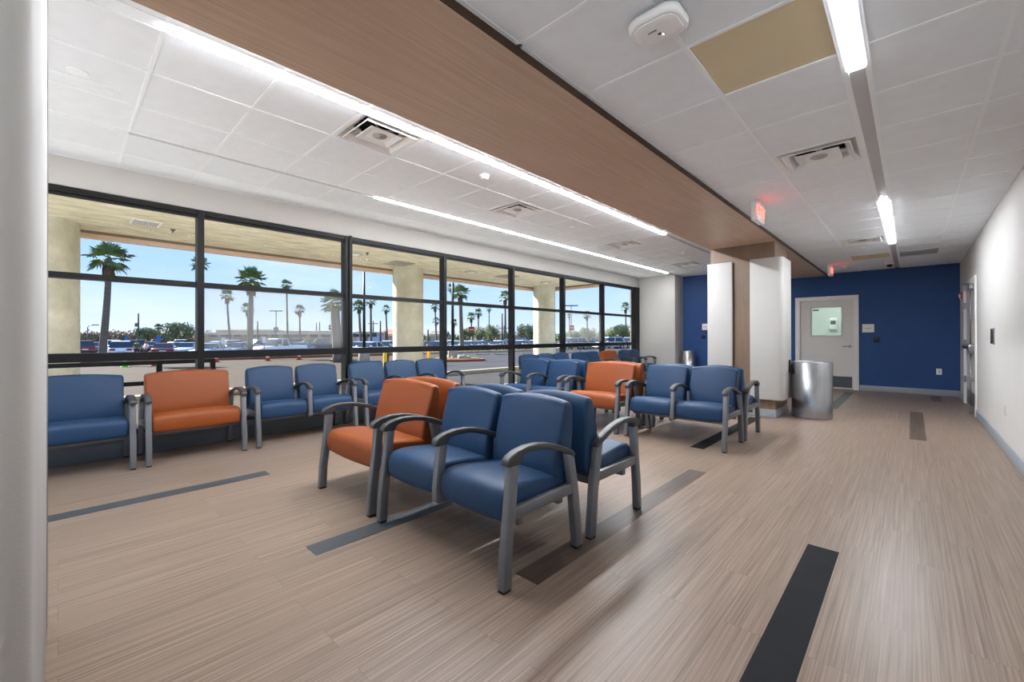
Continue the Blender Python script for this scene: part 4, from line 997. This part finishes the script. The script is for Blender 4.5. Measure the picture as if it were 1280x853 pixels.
# vehicles
def ring_loft(mb, secs, smooth=True):
    n = len(secs[0]); vs = [p for s_ in secs for p in s_]
    mb.add(vs, [(k * n + i, k * n + (i + 1) % n, (k + 1) * n + (i + 1) % n, (k + 1) * n + i) for k in range(len(secs) - 1) for i in range(n)], smooth)
    mb.f += [tuple(range(n))[::-1], tuple(range((len(secs) - 1) * n, len(secs) * n))]; mb.sm += [False, False]
def car_proto(kind):
    L, W, H, belt = {'suv': (4.7, 1.88, 1.70, 1.05), 'sedan': (4.7, 1.82, 1.46, .92), 'pickup': (5.6, 1.98, 1.88, 1.15), 'hatch': (4.2, 1.78, 1.52, .98)}[kind]
    t = bpy.data.objects.new('car', None); C.objects.link(t)
    h = L / 2; w_ = W / 2
    top = {'suv': [(-h, .78), (-h + .08, 1.0), (-h + .3, belt), (.9, belt), (1.2, belt - .02), (h - .35, belt - .14), (h - .05, .75), (h, .6)],
           'sedan': [(-h, .70), (-h + .08, .90), (-h + .5, .95), (.8, belt), (1.1, belt - .02), (h - .4, .76), (h - .05, .62), (h, .5)],
           'hatch': [(-h, .72), (-h + .08, .95), (-h + .3, belt), (.8, belt), (1.1, belt - .04), (h - .35, .80), (h - .05, .66), (h, .5)],
           'pickup': [(-h, .80), (-h + .03, 1.12), (-h + .3, belt), (1.0, belt), (1.2, belt), (h - .3, belt - .10), (h - .04, .85), (h, .6)]}[kind]
    secs = []
    for x, z in top:
        k = 1 - .10 * max(0, (abs(x) - h + .6) / .6) ** 2
        secs.append([(x, -w_ * k * .96, .30), (x, -w_ * k, .55), (x, -w_ * k * .97, z - .06), (x, -w_ * k * .86, z), (x, w_ * k * .86, z), (x, w_ * k * .97, z - .06), (x, w_ * k, .55), (x, w_ * k * .96, .30)])
    b = MB(); ring_loft(b, secs); b.build('body', m_white, t)
    rf = {'suv': (-h + .35, -h + .75, .55, 1.25), 'sedan': (-h + .75, -h + 1.45, .25, 1.05), 'hatch': (-h + .2, -h + .7, .35, 1.1), 'pickup': (-.55, -.4, .75, 1.35)}[kind]
    x0, x1, x2, x3 = rf
    def ring(x, z, ww): return [(x, -ww, z), (x, ww, z)]
    gl = MB(); wl, wt = w_ * .88, w_ * .72
    gl.add([(x0, -wl, belt - .03), (x3, -wl, belt - .03), (x3, wl, belt - .03), (x0, wl, belt - .03), (x1, -wt, H - .05), (x2, -wt, H - .05), (x2, wt, H - .05), (x1, wt, H - .05)], [(0, 1, 5, 4), (1, 2, 6, 5), (2, 3, 7, 6), (3, 0, 4, 7), (4, 5, 6, 7)])
    gl.build('windows', m_cglass, t)
    r_ = MB().add([(x1 - .05, -wt - .01, H - .07), (x2 + .03, -wt - .01, H - .07), (x2 + .03, wt + .01, H - .07), (x1 - .05, wt + .01, H - .07), (x1 + .1, -wt * .9, H), (x2 - .1, -wt * .9, H), (x2 - .1, wt * .9, H), (x1 + .1, wt * .9, H)], [(0, 1, 5, 4), (1, 2, 6, 5), (2, 3, 7, 6), (3, 0, 4, 7), (4, 5, 6, 7), (0, 3, 2, 1)])
    for sy in (-1, 1):
        for fx in (0, .5):
            xa = x0 + (x3 - x0) * fx; xb = x1 + (x2 - x1) * fx
            r_.add([(xa - .04, sy * (wl + .008), belt - .03), (xa + .05, sy * (wl + .008), belt - .03), (xb + .05, sy * (wt + .008), H - .05), (xb - .04, sy * (wt + .008), H - .05)], [(0, 1, 2, 3)])
    r_.build('roof', m_white, t)
    for sx_ in (-h + .85, h - .95):
        for sy in (-1, 1):
            wh = MB(); R = .34 if kind in ('suv', 'pickup') else .31
            wh.add(*(lambda q: (q.v, q.f))(MB().prism([(R * math.cos(2 * PI * i / 18), R * math.sin(2 * PI * i / 18)) for i in range(18)], -.11, .11, lambda a, p, q: (sx_ + p, sy * (w_ - .1) + a, R + q))))
            wo_ = wh.build('wheel', m_tyre, t)
            MB().prism([(.2 * math.cos(2 * PI * i / 12), .2 * math.sin(2 * PI * i / 12)) for i in range(12)], 0, .02, lambda a, p, q: (sx_ + p, sy * (w_ + .01 + a), R + q)).build('hub', m_hub, wo_)
    zt = top[2][1] - .12
    for sy in (-1, 1):
        MB().box(-h - .015, -h + .22, sy * (w_ * .62) - .2, sy * (w_ * .62) + .2, zt - .13, zt + .05).build('tail_lamp', m_tail, t, bevel=.03)
        MB().box(h - .3, h + .0, sy * (w_ * .62) - .22, sy * (w_ * .62) + .22, .6, .74).build('head_lamp', m_head, t, bevel=.03)
        MB().box(.75, .95, sy * (w_ + .04) - .1, sy * (w_ + .04) + .1, belt - .02, belt + .14).build('wing_mirror', m_white, t, bevel=.03)
    MB().box(-h - .02, -h + .01, -.26, .26, .62, .76).build('number_plate', m_plate, t)
    MB().box(-h - .03, -h + .1, -w_ * .85, w_ * .85, .32, .48).build('bumper', m_rubber, t, bevel=.03)
    if kind == 'pickup': MB().box(-h + .12, -.65, -w_ * .8, w_ * .8, belt - .02, belt + .012).build('bed_cover', m_rubber, t)
    return t
CP = {}; used = set(); PLACED = []
PAINT = {'white': (236, 238, 240), 'maroon': (104, 22, 30), 'grey': (120, 126, 132), 'silver': (176, 182, 188), 'dark': (48, 54, 62), 'paleblue': (168, 186, 200), 'navy': (46, 60, 84)}
PM = {k: mat('paint_' + k, v, .25, coat=.6) for k, v in PAINT.items()}
def car(px, d, kind, col, rel, label):
    if kind not in CP: CP[kind] = car_proto(kind)
    if kind in used: t = copy_tree(CP[kind])
    else: t = CP[kind]; used.add(kind)
    while True:
        X, Y = at(px, d); base = math.atan2(Y, X); hd_ = base + math.radians(rel); ok = True
        for (x2, y2, h2, l2) in PLACED:
            dx, dy = X - x2, Y - y2
            if math.hypot(dx, dy) > 6.2: continue
            da = abs(math.sin(hd_ - h2)); lo = abs(dx * math.cos(h2) + dy * math.sin(h2)); la = abs(-dx * math.sin(h2) + dy * math.cos(h2))
            if lo < 4.9 - .9 * da + .0 and la < 2.15 + 1.5 * da: ok = False; break
        if ok: break
        d += .8
    PLACED.append((X, Y, hd_, 0)); t.location = (X, Y, zg(X)); t.rotation_euler = (0, 0, base + math.radians(rel))
    tag(t, label, 'car', 'cars parked beyond the drive')
    for ch in t.children:
        if ch.name.split('.')[0] in ('body', 'roof', 'wing_mirror'):
            ch.material_slots[0].link = 'OBJECT'; ch.material_slots[0].material = PM[col]
cars = [(82, 44, 'suv', 'white', 4, 'white SUV seen from behind, right of the left concrete column'), (104.5, 46, 'suv', 'maroon', 3, 'maroon SUV seen from behind, left of the curved palm'), (120, 48, 'sedan', 'grey', 10, 'grey car half hidden behind the curved palm trunk'),
        (136, 52, 'suv', 'white', 20, 'white SUV just right of the curved palm trunk, behind another'), (151, 41, 'suv', 'white', 0, 'white SUV seen from behind with red tail lamps, before the two people'), (166, 54, 'suv', 'dark', 0, 'dark car behind the man in the car park'), (190, 52, 'sedan', 'grey', 10, 'grey car behind the woman in the car park'), (176, 66, 'suv', 'navy', 0, 'navy car far behind the two people'),
        (204.5, 43, 'sedan', 'maroon', -2, 'dark red sedan seen from behind, below the round tree'), (218, 52, 'sedan', 'silver', 30, 'silver sedan right of the dark red one'), (234, 43, 'sedan', 'paleblue', 165, 'pale blue sedan facing the viewer, left of the first mullion'), (196, 64, 'suv', 'dark', 5, 'dark SUV far behind the dark red sedan'), (225, 66, 'suv', 'white', 5, 'white SUV far below the round tree'),
        (262, 42, 'sedan', 'paleblue', 150, 'pale car right of the first mullion'), (271, 50, 'hatch', 'white', 140, 'white hatchback at the left of the second window'), (289, 52, 'suv', 'silver', 10, 'silver SUV under the thin left palm'), (300, 46, 'sedan', 'grey', 150, 'grey sedan left of the big palm trunk'), (323, 48, 'suv', 'silver', 120, 'silver SUV right of the big palm trunk'),
        (349, 44, 'pickup', 'white', 130, 'white pickup truck in the middle of the second window'), (374, 47, 'sedan', 'grey', 150, 'grey sedan right of the white pickup'), (386, 58, 'suv', 'dark', 100, 'dark car behind the grey sedan, second window'), (404, 50, 'pickup', 'dark', 95, 'dark pickup left of the thick palm'), (429, 55, 'sedan', 'grey', 150, 'grey car behind the thick palm trunk'), (365, 66, 'suv', 'navy', 90, 'navy car far behind the white pickup'),
        (449, 52, 'sedan', 'silver', 150, 'silver car right of the double mullion'), (462, 46, 'sedan', 'white', 140, 'white car behind the third window lamp post'), (473, 48, 'sedan', 'dark', 150, 'dark car mid third window'), (484, 50, 'hatch', 'white', 150, 'white car left of the mottled column'), (493, 50, 'hatch', 'navy', 10, 'navy car partly behind the mottled column'),
        (539, 54, 'sedan', 'dark', 150, 'dark windowed car right of the mottled column'), (549, 54, 'sedan', 'white', 150, 'white car right of the mottled column'),
        (562, 56, 'hatch', 'white', 140, 'white car behind the island lamp post'), (572, 60, 'sedan', 'silver', 150, 'silver car behind the big skirted palm'), (586, 56, 'sedan', 'white', 150, 'white sedan left in the fourth window'), (600, 60, 'sedan', 'paleblue', 150, 'pale blue sedan centre of the fourth window'), (622, 60, 'sedan', 'white', 150, 'white sedan right in the fourth window'), (637, 62, 'suv', 'dark', 120, 'dark car at the right of the fourth window'),
        (650, 58, 'sedan', 'white', 150, 'white car at the left of the fifth window'), (659, 60, 'sedan', 'grey', 150, 'grey car below the dense round tree'), (668, 58, 'sedan', 'white', 150, 'white car below the dense round tree, right one'),
        (716, 60, 'suv', 'silver', 120, 'silver car at the left of the sixth window'), (726, 62, 'sedan', 'white', 150, 'white car in the sixth window'), (742, 66, 'suv', 'grey', 150, 'grey car in the sixth window, right'), (762, 62, 'suv', 'white', 120, 'white SUV in the last window'), (773, 66, 'sedan', 'grey', 150, 'grey car in the last window, middle'), (786, 64, 'suv', 'silver', 150, 'silver car in the last window, right')]
for c_ in cars: car(*c_)

# two people among the cars
def person(px, d, shirt, pants, hairc, label, pose=0, long_hair=False, hh=1.0):
    X, Y = at(px, d); t = thing('person', label, 'person', (X, Y, zg(X)), YAW + pose, None)
    V = [(0, 0, .98), (0, 0, 1.18), (0, .01, 1.38), (0, 0, 1.50), (0, -.01, 1.58), (0, -.02, 1.68),
         (.10, 0, .93), (.11, .01, .50), (.12, .02, .09), (.13, -.12, .04), (-.10, 0, .93), (-.11, -.03, .50), (-.13, .0, .09), (-.13, -.14, .04),
         (.19, .0, 1.42), (.25, .02, 1.14), (.22, -.10, .92), (.21, -.14, .85), (-.19, .0, 1.42), (-.26, .02, 1.15), (-.22, -.12, .95), (-.21, -.16, .88)]
    E_ = [(0, 1), (1, 2), (2, 3), (3, 4), (4, 5), (0, 6), (6, 7), (7, 8), (8, 9), (0, 10), (10, 11), (11, 12), (12, 13), (2, 14), (14, 15), (15, 16), (16, 17), (2, 18), (18, 19), (19, 20), (20, 21)]
    Rr = [.15, .13, .15, .06, .075, .085, .09, .06, .045, .04, .09, .06, .045, .04, .06, .045, .035, .035, .06, .045, .035, .035]
    def skin(name, idx, grow, mm, parent):
        mp_ = {j: k for k, j in enumerate(idx)}
        me = bpy.data.meshes.new(name); me.from_pydata([V[j] for j in idx], [(mp_[a], mp_[b]) for a, b in E_ if a in mp_ and b in mp_], [])
        o = bpy.data.objects.new(name, me); C.objects.link(o); o.parent = parent; me.materials.append(mm)
        md = o.modifiers.new('skin', 'SKIN'); 
        for k, j in enumerate(idx):
            sv = me.skin_vertices[0].data[k]; r = Rr[j] * grow; sv.radius = (r, r * .8 if j < 3 else r); sv.use_root = (k == 0)
        md.use_smooth_shade = True
        ss = o.modifiers.new('sub', 'SUBSURF'); ss.levels = 1; ss.render_levels = 2
        return o
    skin('body', list(range(22)), 1.0, mat('skin', (196, 146, 118), .6), t)
    skin('shirt', [0, 1, 2, 14, 15, 18, 19], 1.18, shirt, t)
    skin('trousers', [0, 6, 7, 8, 10, 11, 12], 1.15, pants, t)
    hm = MB().lathe([(.001, .115), (.06, .10), (.095, .05), (.10, -.02), (.09, -.06 - (.22 if long_hair else 0))], (0, .015, 1.68), 16, cap=False)
    hm.build('hair', hairc, t)
    t.scale = (hh,) * 3
person(171.5, 38.5, mat('shirt_green', (70, 92, 78), .8), mat('trousers_dark', (50, 52, 58), .8), mat('hair_dark', (50, 40, 34), .8), 'person in dark green shirt and grey trousers standing among the cars', .4)
person(182.8, 38, mat('shirt_white', (222, 222, 222), .8), mat('trousers_black', (38, 40, 46), .8), mat('hair_red', (150, 96, 62), .8), 'person in white top with brown hair standing among the cars', -.5, True, .98)
